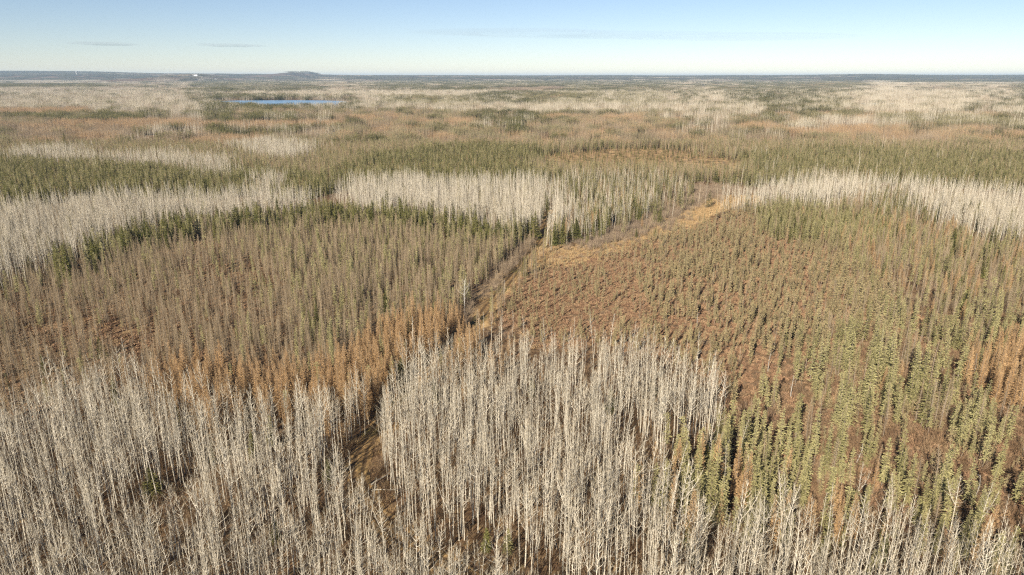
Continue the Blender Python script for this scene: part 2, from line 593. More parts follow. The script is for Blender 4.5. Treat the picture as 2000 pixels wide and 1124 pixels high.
make_species('grey', 9.5, M['conifer_bark'], M['grey_twig'],
             [lambda: larch(9.5, 1.2, 110, 2, True, 0.45, 0.0), lambda: larch(9.5, 0.95, 100, 2, True, 0.5, 0.0), lambda: larch(9.5, 1.4, 110, 2, True, 0.5, 0.1),
              lambda: larch(9.5, 0.8, 100, 2, True, 0.5, -0.05), lambda: larch(9.5, 1.1, 110, 2, True, 0.55, 0.0)],
             [lambda: larch(9.5, 1.15, 60, 1, True, 0.45, 0.0), lambda: larch(9.5, 0.95, 60, 1, True, 0.5, 0.0), lambda: larch(9.5, 1.3, 60, 1, True, 0.5, 0.0)],
             lambda: larch(9.5, 1.25, 28, 0, True), 46)
make_species('olive', 10.0, M['conifer_bark'], M['olive_needle'],
             [lambda: conifer(10, 0.85, 27, 6, 2, 0.14, 0.65, -0.3, 0.4, 0.23, 18, club=0.1, ragged=0.35), lambda: conifer(10, 0.6, 25, 5, 2, 0.25, 0.45, -0.3, 0.3, 0.2, 24, club=0.18, ragged=0.45),
              lambda: conifer(10, 1.05, 28, 6, 2, 0.08, 0.75, -0.25, 0.4, 0.25, 14, ragged=0.35), lambda: conifer(10, 0.55, 20, 5, 2, 0.35, 0.35, -0.3, 0.3, 0.2, 30, club=0.22, ragged=0.5),
              lambda: conifer(10, 0.75, 24, 6, 2, 0.18, 0.6, -0.3, 0.3, 0.22, 22, ragged=0.5), lambda: conifer(10, 0.65, 26, 5, 2, 0.2, 0.55, -0.3, 0.3, 0.21, 20, ragged=0.4)],
             [lambda: conifer(10, 0.85, 19, 5, 1, 0.12, 0.65, -0.3, 0.3, 0.3), lambda: conifer(10, 0.7, 18, 5, 1, 0.15, 0.5, -0.3, 0.3, 0.28), lambda: conifer(10, 1.0, 19, 5, 1, 0.1, 0.7, -0.3, 0.3, 0.32)],
             lambda: conifer(10, 1.0, 10, 4, 0, 0.08, 0.7, -0.3, 0.3, 0.48), 52)
make_species('bog', 4.5, M['conifer_bark'], M['bog_needle'],
             [lambda: conifer(4.5, 0.36, 18, 5, 2, 0.1, 0.5, -0.2, 0.4, 0.14, 8, 0.045, ragged=0.4), lambda: conifer(4.5, 0.28, 15, 5, 2, 0.2, 0.35, -0.2, 0.4, 0.13, 14, 0.04, 0.1, 0.4),
              lambda: conifer(4.5, 0.42, 18, 5, 2, 0.08, 0.6, -0.2, 0.4, 0.15, 8, 0.045), lambda: conifer(4.5, 0.24, 13, 4, 2, 0.35, 0.3, -0.2, 0.4, 0.13, 18, 0.04, 0.1, 0.5),
              lambda: conifer(4.5, 0.3, 10, 4, 2, 0.45, 0.4, -0.2, 0.4, 0.13, 26, 0.04, 0.1, 0.5)],
             [lambda: conifer(4.5, 0.4, 12, 4, 1, 0.1, 0.5, -0.2, 0.4, 0.22, 0, 0.05), lambda: conifer(4.5, 0.32, 12, 4, 1, 0.15, 0.4, -0.2, 0.4, 0.2, 0, 0.05)],
             lambda: conifer(4.5, 0.6, 7, 4, 0, 0.08, 0.5, -0.2, 0.4, 0.4, 0, 0.06), 80)
make_species('green', 12.0, M['conifer_bark'], M['green_needle'],
             [lambda: conifer(12, 1.9, 38, 8, 2, 0.05, 0.85, -0.2, 0.5, 0.36), lambda: conifer(12, 1.6, 38, 8, 2, 0.06, 0.8, -0.2, 0.5, 0.34),
              lambda: conifer(12, 2.2, 38, 8, 2, 0.05, 0.9, -0.2, 0.5, 0.38), lambda: conifer(12, 1.4, 36, 8, 2, 0.08, 0.75, -0.2, 0.5, 0.32)],
             [lambda: conifer(12, 1.6, 22, 6, 1, 0.06, 0.8, -0.2, 0.5, 0.45), lambda: conifer(12, 1.4, 22, 6, 1, 0.06, 0.8, -0.2, 0.5, 0.42), lambda: conifer(12, 1.9, 22, 6, 1, 0.06, 0.8, -0.2, 0.5, 0.48)],
             lambda: conifer(12, 1.8, 11, 5, 0, 0.05, 0.85, -0.2, 0.5, 0.7), 48)

# ------------------------------------------------------------------ land cover: survey outlines of the stands, read at canopy height z
# each entry: outline, canopy height, {species: (stems per square metre, lowest height, highest height)}, noise strength, tag
ASP = {'aspen': (0.37, 7.5, 15), 'green': (0.003, 3, 7), 'shrub': (0.30, 0.8, 2.4), 'sedge': (0.05, 0.3, 0.7)}
ASP_MID = {'aspen': (0.235, 8, 15.5), 'green': (0.008, 4, 11), 'grey': (0.035, 6, 11), 'olive': (0.012, 5, 11)}
GOLD = {'gold': (0.27, 5.5, 11), 'olive': (0.012, 5, 9), 'grey': (0.006, 5, 9), 'shrub': (0.05, 0.8, 2)}
LARCH = {'grey': (0.21, 4, 9.5), 'olive': (0.012, 5, 9), 'bog': (0.02, 2, 5), 'shrub': (0.04, 0.5, 1.4), 'heath': (0.3, 0.3, 0.7)}
LARCH_R = {'grey': (0.21, 5.5, 10), 'olive': (0.038, 6, 10.5), 'green': (0.004, 5, 9), 'shrub': (0.04, 0.5, 1.4)}
SPR_T = {'olive': (0.07, 5, 12), 'grey': (0.03, 5, 11), 'bog': (0.075, 2, 5.5), 'gold': (0.002, 4, 9), 'shrub': (0.3, 0.8, 2.8), 'heath': (0.45, 0.3, 0.7)}
BOG = {'bog': (0.185, 1.6, 6), 'grey': (0.03, 2, 6.5), 'heath': (0.5, 0.3, 0.65), 'shrub': (0.03, 0.5, 1.2)}
BOG_L = {'bog': (0.12, 1.2, 4.2), 'grey': (0.02, 1.5, 4), 'heath': (0.6, 0.3, 0.65), 'shrub': (0.05, 0.5, 1.2), 'sedge': (0.06, 0.3, 0.6)}
BOG_R = {'bog': (0.145, 2.5, 8), 'grey': (0.045, 4, 9), 'olive': (0.016, 5, 9), 'heath': (0.4, 0.3, 0.65), 'shrub': (0.05, 0.6, 1.6)}
MIXR = {'gold': (0.042, 6, 11), 'olive': (0.095, 5, 11), 'green': (0.018, 4, 8), 'grey': (0.02, 5, 9), 'aspen': (0.012, 8, 13), 'shrub': (0.12, 0.8, 2.4)}
FIRROW = {'green': (0.055, 7, 13), 'olive': (0.07, 6, 11), 'grey': (0.03, 6, 10)}
OLIVE = {'olive': (0.11, 6, 11), 'green': (0.09, 6, 11), 'gold': (0.02, 6, 10), 'grey': (0.02, 6, 10)}
OLIVE_R = {'olive': (0.14, 6, 10), 'green': (0.06, 6, 10), 'gold': (0.016, 6, 9), 'grey': (0.03, 6, 10), 'aspen': (0.0012, 12, 16)}
BROWN = {'grey': (0.11, 7, 11), 'olive': (0.075, 7, 11), 'gold': (0.026, 7, 10), 'green': (0.012, 7, 11)}
RUST = {'gold': (0.06, 7, 10), 'grey': (0.11, 7, 10), 'olive': (0.02, 7, 10)}
STRIP = {'gold': (0.25, 7, 10.5), 'grey': (0.03, 7, 10)}
PALE = {'aspen': (0.14, 11, 15), 'grey': (0.07, 8, 11), 'olive': (0.03, 8, 11)}
DARK = {'green': (0.08, 8, 13), 'olive': (0.09, 8, 12), 'grey': (0.05, 8, 11)}
ALDER = {'alder': (0.5, 1.4, 3.2), 'grey': (0.02, 3, 6), 'green': (0.003, 3, 6), 'aspen': (0.002, 7, 11)}
SEDGE = {'sedge': (0.55, 0.5, 1.1), 'bog': (0.04, 1.2, 4), 'alder': (0.07, 0.6, 1.6), 'heath': (0.2, 0.3, 0.6)}
YOUNG = {'green': (0.05, 2.0, 4.5), 'gold': (0.035, 3, 6), 'sedge': (0.1, 0.5, 1)}
MIXM = {'green': (0.03, 6, 11), 'olive': (0.035, 6, 11), 'aspen': (0.05, 8, 14), 'gold': (0.02, 6, 10), 'grey': (0.05, 5, 9), 'alder': (0.03, 1.5, 3)}
RMID = {'grey': (0.10, 5, 10), 'olive': (0.05, 5, 10), 'gold': (0.022, 5, 10), 'green': (0.006, 6, 10), 'alder': (0.05, 1, 2.5)}
SPRCL = {'olive': (0.14, 5, 10), 'green': (0.02, 5, 9), 'grey': (0.04, 5, 9), 'gold': (0.02, 5, 8)}

COVER = [
    # near ground
    ([(-600, 820), (-100, 775), (0, 750), (70, 722), (150, 692), (250, 690), (300, 722), (420, 745), (520, 738), (610, 738), (690, 735), (715, 705), (770, 735),
      (785, 665), (850, 640), (885, 655), (905, 685), (960, 660), (1010, 645), (1060, 650), (1130, 620), (1200, 634), (1270, 656), (1340, 678), (1400, 700),
      (1425, 738), (1390, 775), (1310, 770), (1245, 800), (1225, 855), (1300, 890), (1390, 935), (1480, 955), (1560, 942), (1700, 955), (1800, 972), (1900, 995),
      (2000, 1010), (2700, 1080), (2700, 2400), (-600, 2400)], 12.6, ASP, 0.32, 'front_aspen'),
    ([(940, 600), (985, 582), (1040, 603), (1052, 640), (1000, 652), (945, 645)], 11, {'aspen': (0.07, 8, 12), 'alder': (0.1, 1, 2.4)}, 0.3, 'track_aspen'),
    ([(270, 695), (330, 660), (430, 664), (520, 682), (600, 680), (680, 650), (740, 610), (800, 582), (870, 566), (925, 585), (945, 615), (905, 690), (860, 730),
      (780, 760), (700, 790), (400, 820), (290, 770)], 10.5, GOLD, 0.15, 'left_gold'),
    ([(895, 668), (940, 640), (1010, 635), (1070, 640), (1065, 690), (1000, 720), (900, 720)], 8.5, {'gold': (0.10, 6, 10), 'shrub': (0.2, 0.8, 2), 'aspen': (0.008, 10, 14)}, 0.2, 'track_gold'),
    ([(1905, 652), (1950, 622), (2100, 604), (2700, 600), (2700, 760), (2000, 730), (1930, 700)], 10.5, GOLD, 0.25, 'right_gold'),
    ([(1415, 715), (1540, 700), (1530, 770), (1440, 775)], 0.5, {'heath': (0.6, 0.3, 0.7), 'shrub': (0.2, 0.6, 1.5), 'bog': (0.02, 3, 7)}, 0.2, 'red_gap'),
    ([(1200, 770), (1300, 765), (1390, 772), (1440, 770), (1470, 830), (1600, 890), (1800, 925), (2000, 945), (2700, 975), (2700, 1250), (1300, 1050), (1180, 900)], 10, MIXR, 0.3, 'right_mix'),
    ([(1440, 740), (1530, 690), (1640, 620), (1760, 560), (2000, 560), (2700, 560), (2700, 1010), (1900, 950), (1600, 920), (1450, 860)], 10, SPR_T, 0.75, 'right_spruce'),
    ([(1045, 484), (1100, 474), (1150, 482), (1185, 470), (1260, 450), (1320, 410), (1400, 382), (1490, 380), (1500, 392), (1410, 411), (1340, 440), (1240, 474), (1150, 503), (1035, 524)],
     0.4, SEDGE, 0.5, 'meadow'),
    ([(1075, 415), (1112, 410), (1118, 448), (1082, 458)], 11, FIRROW, 0.1, 'track_fir'),
    ([(1100, 470), (1180, 450), (1250, 425), (1310, 385), (1340, 362), (1420, 360), (1490, 372), (1430, 380), (1350, 386), (1290, 425), (1230, 457), (1140, 482), (1100, 484)], 2.0, ALDER, 0.2, 'alder'),
    ([(1690, 350), (1740, 342), (1775, 352), (1800, 385), (1720, 392)], 12, MIXM, 0.2, 'right_fir'),
    ([(1495, 385), (1560, 378), (1640, 385), (1700, 400), (1715, 432), (1650, 446), (1520, 432)], 9, SPRCL, 0.2, 'spruce_knot'),
    ([(1640, 380), (1700, 370), (1800, 385), (1845, 420), (2000, 450), (2700, 480), (2700, 600), (2000, 575), (1780, 565), (1710, 490), (1660, 440)], 9.5, RMID, 0.4, 'right_larch'),
    ([(1060, 505), (1150, 492), (1260, 470), (1250, 540), (1230, 620), (1180, 650), (1060, 665), (995, 615), (985, 570)], 2.5, BOG_L, 0.5, 'bog_left'),
    ([(1150, 492), (1300, 445), (1500, 395), (1690, 440), (1700, 480), (1640, 560), (1560, 640), (1480, 700), (1420, 740), (1340, 690), (1180, 650), (1230, 600)], 3.5, BOG, 0.45, 'bog_mid'),
    ([(1600, 440), (1700, 450), (1790, 560), (1700, 600), (1560, 690), (1440, 760), (1400, 740), (1540, 600)], 5.5, BOG_R, 0.5, 'bog_right'),
    ([(90, 492), (140, 457), (200, 437), (330, 402), (480, 387), (560, 382), (660, 378), (780, 380), (880, 395), (1000, 415), (1068, 410), (1068, 440), (1000, 438), (780, 402),
      (640, 398), (480, 404), (330, 424), (200, 458), (130, 492)], 12.5, FIRROW, 0.15, 'fir_row'),
    ([(-600, 630), (0, 560), (120, 560), (260, 590), (300, 640), (240, 700), (0, 770), (-600, 860)], 8, {'grey': (0.125, 4.5, 9.5), 'olive': (0.008, 4, 8), 'heath': (0.5, 0.3, 0.7), 'shrub': (0.1, 0.5, 1.5), 'sedge': (0.12, 0.4, 0.8)}, 0.7, 'larch_open'),
    ([(480, 404), (640, 398), (780, 402), (1000, 430), (1062, 440), (1070, 480), (980, 560), (900, 580), (860, 570), (740, 612), (640, 670), (560, 640), (500, 500)], 9.5, LARCH_R, 0.35, 'larch_right'),
    ([(-600, 640), (0, 522), (100, 494), (140, 480), (330, 424), (480, 404), (520, 500), (600, 680), (430, 664), (330, 660), (270, 695), (150, 710), (0, 780), (-600, 900)], 8.5, LARCH, 0.4, 'larch_left'),
    # middle distance
    ([(488, 328), (520, 323), (548, 327), (556, 343), (500, 346)], 13, PALE, 0.1, 'pale'),
    ([(215, 290), (330, 285), (440, 296), (448, 320), (420, 322), (380, 308), (220, 302)], 13, PALE, 0.2, 'pale'),
    ([(15, 280), (110, 276), (205, 290), (190, 298), (30, 292)], 13, PALE, 0.2, 'pale'),
    ([(450, 268), (540, 263), (612, 274), (602, 290), (560, 292), (500, 284)], 13, PALE, 0.3, 'pale'),
    ([(-600, 420), (0, 372), (150, 355), (350, 350), (490, 345), (600, 352), (672, 374), (640, 385), (560, 385), (480, 390), (330, 402), (200, 440), (130, 465), (90, 495), (0, 515), (-600, 640)],
     16, ASP_MID, 0.12, 'mid_aspen'),
    ([(668, 327), (720, 320), (800, 318), (870, 330), (930, 324), (1000, 320), (1065, 324), (1092, 345), (1103, 388), (1090, 410), (1000, 415), (880, 395), (780, 380), (690, 378)], 16, ASP_MID, 0.2, 'mid_aspen'),
    ([(1090, 400), (1130, 396), (1195, 402), (1188, 432), (1110, 438)], 14, {'aspen': (0.09, 7, 12), 'green': (0.02, 5, 9), 'olive': (0.02, 5, 9), 'alder': (0.15, 1, 2)}, 0.3, 'track_stand'),
    ([(1085, 328), (1200, 322), (1300, 330), (1400, 352), (1400, 366), (1330, 366), (1290, 400), (1200, 432), (1105, 400)], 12, MIXM, 0.4, 'mid_mix'),
    ([(1385, 337), (1500, 334), (1640, 322), (1760, 328), (2000, 345), (2700, 372), (2700, 470), (2000, 430), (1870, 420), (1830, 382), (1740, 362), (1640, 368), (1500, 362), (1400, 357)],
     16, ASP_MID, 0.12, 'right_aspen'),
    ([(1400, 357), (1500, 362), (1640, 368), (1640, 385), (1500, 385), (1400, 372)], 8, {'green': (0.05, 6, 10), 'gold': (0.02, 6, 9), 'alder': (0.15, 1, 2.5)}, 0.3, 'right_edge'),
    ([(1010, 303), (1140, 287), (1260, 284), (1400, 292), (1380, 300), (1480, 311), (1440, 332), (1090, 327)], 3, YOUNG, 0.5, 'plantation'),
    ([(-1200, 330), (0, 290), (220, 300), (440, 302), (640, 325), (700, 290), (900, 268), (1100, 278), (1140, 287), (1010, 303), (1090, 327), (1000, 330), (668, 335), (600, 352), (490, 346), (350, 350), (150, 355), (0, 372), (-1200, 440)],
     11.5, OLIVE, 0.35, 'olive'),
    ([(1370, 297), (1480, 282), (1640, 276), (2000, 286), (3200, 290), (3200, 400), (2000, 345), (1760, 330), (1640, 322), (1500, 335), (1385, 338), (1440, 330), (1480, 310)], 10.5, OLIVE_R, 0.3, 'olive_right'),
]
FAR = [
    ([(100, 233), (250, 224), (420, 229), (700, 228), (640, 237), (300, 239)], STRIP), ([(-600, 278), (0, 269), (250, 268), (140, 275)], STRIP),
    ([(340, 264), (430, 253), (540, 256), (480, 270)], STRIP), ([(850, 227), (910, 223), (950, 227), (940, 233), (880, 232)], STRIP),
    ([(1415, 233), (1490, 229), (1530, 240), (1450, 241)], STRIP), ([(1500, 243), (1700, 236), (1790, 241), (1780, 250), (1550, 250)], STRIP),
    ([(650, 221), (690, 217), (735, 220), (725, 226)], STRIP), ([(1050, 219), (1130, 216), (1130, 222)], STRIP), ([(1150, 222), (1250, 216), (1262, 224)], STRIP),
    ([(-200, 210), (180, 204), (180, 211), (60, 215)], STRIP), ([(1870, 255), (2000, 250), (2100, 256), (1950, 260)], STRIP),
    ([(1508, 240), (1560, 234), (1600, 238), (1560, 244)], PALE), ([(1560, 230), (1600, 221), (1740, 226), (1760, 236), (1640, 236)], PALE),
    ([(1270, 220), (1400, 211), (1500, 206), (1490, 215), (1330, 223)], PALE), ([(690, 204), (700, 197), (1000, 197), (1500, 200), (1500, 208), (1000, 212), (850, 209)], PALE),
    ([(-600, 174), (60, 170), (60, 178)], PALE), ([(100, 190), (350, 181), (380, 192), (120, 197)], PALE), ([(-600, 192), (0, 187), (130, 192), (100, 204), (-600, 212)], PALE),
    ([(380, 180), (500, 176), (1000, 174), (900, 183), (600, 182)], PALE), ([(310, 226), (380, 222), (390, 227)], PALE), ([(1900, 206), (2700, 200), (2700, 232), (2000, 218)], PALE),
    ([(765, 187), (870, 185), (870, 192), (770, 193)], OLIVE_R), ([(1010, 182), (1160, 180), (1160, 190), (1020, 190)], OLIVE_R),
    ([(1555, 212), (1680, 209), (1685, 218), (1580, 219)], OLIVE_R), ([(1690, 214), (1860, 214), (2000, 226), (2000, 238), (1860, 236), (1740, 226)], {'olive': (0.1, 8, 13), 'aspen': (0.06, 12, 16)}),
    ([(-600, 163), (210, 163), (210, 170), (-600, 172)], DARK), ([(360, 176), (380, 180), (430, 192), (690, 188), (690, 195), (430, 196), (330, 192)], {'green': (0.06, 8, 12), 'grey': (0.08, 9, 13), 'aspen': (0.04, 12, 15)}),
    ([(20, 216), (180, 211), (300, 216), (280, 224), (40, 224)], DARK), ([(430, 208), (700, 207), (860, 205), (860, 212), (700, 214), (450, 216)], BROWN),
    ([(1080, 206), (1200, 206), (1220, 214), (1090, 214)], DARK), ([(960, 170), (1100, 167), (1100, 176), (980, 176)], {'grey': (0.1, 4, 6)}),
    ([(1560, 161), (1700, 158), (1700, 167), (1560, 167)], OLIVE_R), ([(1700, 156), (2600, 152), (2600, 160), (1750, 161)], DARK), ([(1000, 154), (1600, 154), (1600, 157), (1000, 157)], DARK),
]
LAKE_PX = [(415, 200.5), (440, 197.6), (500, 196.6), (560, 196.3), (620, 196.6), (668, 197.8), (678, 200.8), (668, 206), (600, 210), (500, 209.5), (440, 206)]
LAKE = [ground_at(*p) for p in LAKE_PX]
POND_PX = [(1678, 203), (1700, 202.3), (1745, 202.6), (1740, 205), (1690, 206.5)]
POND = [ground_at(*p) for p in POND_PX]
CLEARINGS = [(ground_at(300, 1025), 4.0, 9.5), (ground_at(345, 1040), 3.2, 8.0), (ground_at(1245, 900), 3.5, 7.0), (ground_at(690, 950), 6.0, 8.0), (ground_at(935, 1100), 5.0, 5.0), (ground_at(1000, 960), 3.0, 4.0), (ground_at(560, 900), 3.0, 5.0)]


def density_noise(x, y, strength, scale=9.0):
    n = 0.6 * fbm(x / scale, y / scale, 21, 2) + 0.4 * vnoise(x / 28, y / 28, 63)
    return np.clip(1 + strength * (n - 0.5) * 5.0, 0.0, 2.2)


def classify(x, y, soft=False):
    """Index into COVER for every ground point (-1 = none)."""
    d = np.hypot(x, y)
    wob = np.minimum(0.03 * d, 18)
    X = x + wob * (fbm(x / (wob * 3 + 4), y / (wob * 3 + 4), 31) - 0.5) * 1.6
    Y = y + wob * (fbm(x / (wob * 3 + 4), y / (wob * 3 + 4), 57) - 0.5) * 1.6
    if soft:
        X = X + rng.normal(0, 1, x.shape) * np.minimum(0.8 + 0.009 * d, 7); Y = Y + rng.standard_t(3, x.shape).clip(-5, 5) * np.minimum(0.8 + 0.011 * d, 11)
    idx = np.full(x.shape, -1)
    for i, (poly, z, mix, ns, tg) in enumerate(COVER):
        px, py = project(X, Y, z)
        m = (idx < 0) & inside(px, py, poly)
        idx[m] = i
    return idx


PTS = {k: [] for k in ('aspen', 'gold', 'grey', 'olive', 'bog', 'green', 'shrub', 'alder', 'sedge', 'heath')}
# records: x, y, height, level of detail (0 near, 1 mid, 2 grove, 3 large grove), cover index


def wedge(y0, y1, cell, margin=1.16):
    xs = np.arange(-y1 * 0.8 * margin - 25, y1 * 0.8 * margin + 25, cell)
    ys = np.arange(y0, y1, cell)
    gx, gy = np.meshgrid(xs, ys)
    gx = gx.ravel(); gy = gy.ravel()
    keep = np.abs(gx) < gy * 0.8 * margin + 22
    gx, gy = gx[keep], gy[keep]
    return gx + rng.uniform(-0.9, 1.9, gx.size) * cell, gy + rng.uniform(-0.9, 1.9, gx.size) * cell


def scatter_band(y0, y1, cell, lod, kinds):
    x, y = wedge(y0, y1, cell)
    idx = classify(x, y, True)
    td, side = track_dist(x, y) if y0 < 420 else (np.full(x.shape, 1e9), np.zeros(x.shape))
    gpx, gpy = project(x, y, 0 * x)
    clear = np.zeros(x.shape, bool)
    for (c, rx, ry) in CLEARINGS:
        clear |= np.hypot((x - c[0]) / rx, (y - c[1]) / ry) < 0.85 + 0.4 * fbm(x / 3, y / 3, 9)
    wide = np.where(gpy > 870, np.where(gpx > 770, 2.3, 3.6), np.where(gpy > 690, 2.1, 2.6)) + 1.6 * (fbm(x / 6, y / 6, 44) - 0.5)
    hedge = (td > 2.0) & (td < 4.2) & (side < 0) & (gpy < 575) & (gpy > 455) & (vnoise(x / 7, y / 7, 88) > 0.3) & (rng.random(x.size) < 0.22 * cell * cell)
    verge = (td < 8) & (side < 0) & (gpy < 640) & (gpy > 470)
    u = rng.random(x.size)
    hn = fbm(x / 14, y / 14, 77, 2)
    for i, (poly, z, mix, ns, tg) in enumerate(COVER + [(None, 10, BROWN, 0.4, 'brown')]):
        m = (idx == i) if poly is not None else ((idx < 0) & (project(x, y, 10 + 0 * x)[1] < 330))
        if not m.any():
            continue
        dn = density_noise(x, y, ns)
        acc = np.zeros(x.shape)
        for k, (dens, h0, h1) in mix.items():
            if k not in kinds:
                continue
            low = k in ('shrub', 'alder', 'sedge', 'heath')
            p = dens * cell * cell * (np.ones_like(dn) if low else dn)
            sel = m & (u >= acc) & (u < acc + p)
            acc = acc + p
            if low:
                sel &= td > (2.6 if k != 'sedge' else 1.8)
            else:
                sel &= (td > wide) & ~clear & ~(verge & (td < 7))
            n = sel.sum()
            if n == 0:
                continue
            t = np.clip(0.28 + 0.5 * hn[sel] + rng.normal(0, 0.27, n), 0, 1.12)
            h = h0 + (h1 - h0) * t
            PTS[k].append(np.stack([x[sel], y[sel], h, np.full(n, lod), np.full(n, i)], 1))
    if 'grey' in kinds and hedge.any():
        n = hedge.sum()
        PTS['grey'].append(np.stack([x[hedge], y[hedge], rng.uniform(4.5, 8.0, n), np.full(n, lod), np.full(n, -1)], 1))
    if 'alder' in kinds:                                   # brushy verge left of the track
        sel = (verge & (td > 2.1) & (u < np.where((td < 4.2) & (gpy < 575), 0.45, 0.16) * cell * cell))
        n = sel.sum()
        PTS['alder'].append(np.stack([x[sel], y[sel], rng.uniform(1.2, 3.6, n), np.full(n, lod), np.full(n, -1)], 1))
        sel = (td > 1.9) & (td < 5.5) & (u > 0.7) & (u < 0.7 + 0.14 * cell * cell)
        n = sel.sum()
        PTS['sedge'].append(np.stack([x[sel], y[sel], rng.uniform(0.35, 0.8, n), np.full(n, lod), np.full(n, -1)], 1))


TREES = ('aspen', 'gold', 'grey', 'olive', 'bog', 'green')
LOWS = ('shrub', 'alder', 'sedge', 'heath')
scatter_band(48, 345, 1.7, 0, TREES)
scatter_band(48, 345, 1.15, 0, LOWS)
scatter_band(345, 720, 1.9, 1, TREES)
scatter_band(345, 520, 1.5, 1, LOWS)


def far_band(y0, y1, cell, lod):
    x, y = wedge(y0, y1, cell, 1.08)
    d = np.hypot(x, y)
    jt = 0.016 * d
    px, py = project(x + jt * 2.5 * (fbm(x / 160, y / 80, 5) - 0.5) + rng.normal(0, 1, x.size) * 0.006 * d, y + jt * 3 * (fbm(x / 160, y / 80, 6) - 0.5) + rng.normal(0, 1, x.size) * 0.003 * d, 12 + 0 * x)
    pick = [None] * x.size
    code = np.full(x.size, -1)
    allm = [(c[0], c[2]) for c in COVER[20:]] + FAR
    for i, (poly, mix) in enumerate(allm):
        m = (code < 0) & inside(px, py, poly)
        code[m] = i
    mixes = [m for _, m in allm]
    # unnamed country beyond: patchwork elongated across the view
    s = np.clip(d / 1900, 0.45, 6)
    n1 = fbm(x / (330 * s), y / (150 * s), 91, 3); n2 = fbm(x / (260 * s), y / (120 * s), 131, 3)
    base = len(mixes)
    mixes += [{'aspen': (.14, 1, 1), 'grey': (.08, 1, 1), 'olive': (.03, 1, 1)}, {'aspen': (.08, 1, 1), 'grey': (.09, 1, 1), 'green': (.05, 1, 1)}, BROWN, {'green': (.1, 1, 1), 'grey': (.05, 1, 1), 'aspen': (.03, 1, 1)}, {'grey': (.1, 1, 1), 'aspen': (.05, 1, 1), 'green': (.02, 1, 1)}, {'olive': (.12, 1, 1), 'aspen': (.05, 1, 1)}, {'green': (.2, 1, 1), 'grey': (.02, 1, 1)}, RUST]
    un = code < 0
    near = un & (py > 213)
    n3 = rng.normal(0, 0.05, x.size); n1 = n1 + n3; n2 = n2 + rng.normal(0, 0.05, x.size)
    c = np.where(n1 > 0.64, 3, np.where(n1 < 0.40, 7, np.where(n2 < 0.36, 4, 2))); code[near] = base + c[near]
    midb = un & (py <= 213) & (py > 176)
    c = np.where(n1 > 0.60, 3, np.where(n2 > 0.60, 5, np.where(n1 < 0.39, 0, np.where(n2 < 0.34, 0, np.where(n2 > 0.48, 4, 1))))); code[midb] = base + c[midb]
    farb = un & (py <= 176)
    c = np.where(n1 > 0.56, 3, np.where(n2 > 0.58, 3, np.where(n1 < 0.36, 0, np.where(n2 < 0.5, 4, 1)))); code[farb] = base + c[farb]
    ridge = (d > 11000); code[ridge & (n2 > 0.40)] = base + 6
    for (P, pad) in ((LAKE, 4), (POND, 2)):
        code[inside(x, y, P) & (d < 4000)] = -2
        for sx, sy in ((cell * .45, 0), (-cell * .45, 0), (0, cell * .45), (0, -cell * .45)):
            code[inside(x + sx, y + sy, P)] = -2
    u = rng.random(x.size)
    for i, mix in enumerate(mixes):
        m = code == i
        if not m.any():
            continue
        ks = [k for k in mix if k in TREES]
        w = np.array([mix[k][0] for k in ks]); w = w / w.sum(); cw = np.cumsum(w)
        low = np.array([mix[k][2] for k in ks])
        j = np.searchsorted(cw, u[m]).clip(0, len(ks) - 1)
        for q, k in enumerate(ks):
            mm = np.where(m)[0][j == q]
            if mm.size == 0:
                continue
            hh = SPEC[k].nominal * rng.uniform(0.85, 1.1, mm.size)
            if mix[k][2] not in (1,):
                hh = np.minimum(hh, mix[k][2] * 1.05)
            PTS[k].append(np.stack([x[mm], y[mm], hh, np.full(mm.size, lod), np.full(mm.size, -1)], 1))


far_band(710, 2000, 19.0, 2)
far_band(2000, 3400, 26.0, 2)
far_band(3400, 9000, 76.0, 3)
far_band(9000, 21000, 170.0, 3)
for k in PTS:
    PTS[k] = np.concatenate(PTS[k]) if PTS[k] else np.zeros((0, 5))


# ------------------------------------------------------------------ ground sheet
def tag(o, label=None, cat=None, group=None, kind=None):
    if label: o['label'] = label
    if cat: o['category'] = cat
    if group: o['group'] = group
    if kind: o['kind'] = kind
    return o


def graded(fine0, fine1, step, lo, hi, grow=1.16):
    a = list(np.arange(fine0, fine1 + 1e-6, step))
    s = step
    while a[-1] < hi:
        s = min(s * grow, 1200); a.append(a[-1] + s)
    s = step
    while a[0] > lo:
        s = min(s * grow, 1200); a.insert(0, a[0] - s)
    return np.array(a)


gx = graded(-230, 330, 2.2, -42000, 42000)
gy = graded(50, 400, 2.2, -42000, 42000)
GX, GY = np.meshgrid(gx, gy)
GZ = terrain(GX, GY)
td, side = track_dist(GX.ravel(), GY.ravel())
td = td.reshape(GX.shape)
GZ = GZ * np.clip((td - 2) / 5, 0, 1)
nx, ny = len(gx), len(gy)
V = np.stack([GX.ravel(), GY.ravel(), GZ.ravel()], 1)
ii = (np.arange(ny - 1)[:, None] * nx + np.arange(nx - 1)[None]).ravel()
F = np.stack([ii, ii + 1, ii + nx + 1, ii + nx], 1)
gm = bpy.data.meshes.new('ground')
gm.vertices.add(len(V)); gm.vertices.foreach_set('co', V.ravel())
gm.loops.add(F.size); gm.loops.foreach_set('vertex_index', F.ravel().astype(np.int32))
gm.polygons.add(len(F)); gm.polygons.foreach_set('loop_start', np.arange(0, F.size, 4, dtype=np.int32))
gm.update(calc_edges=True)
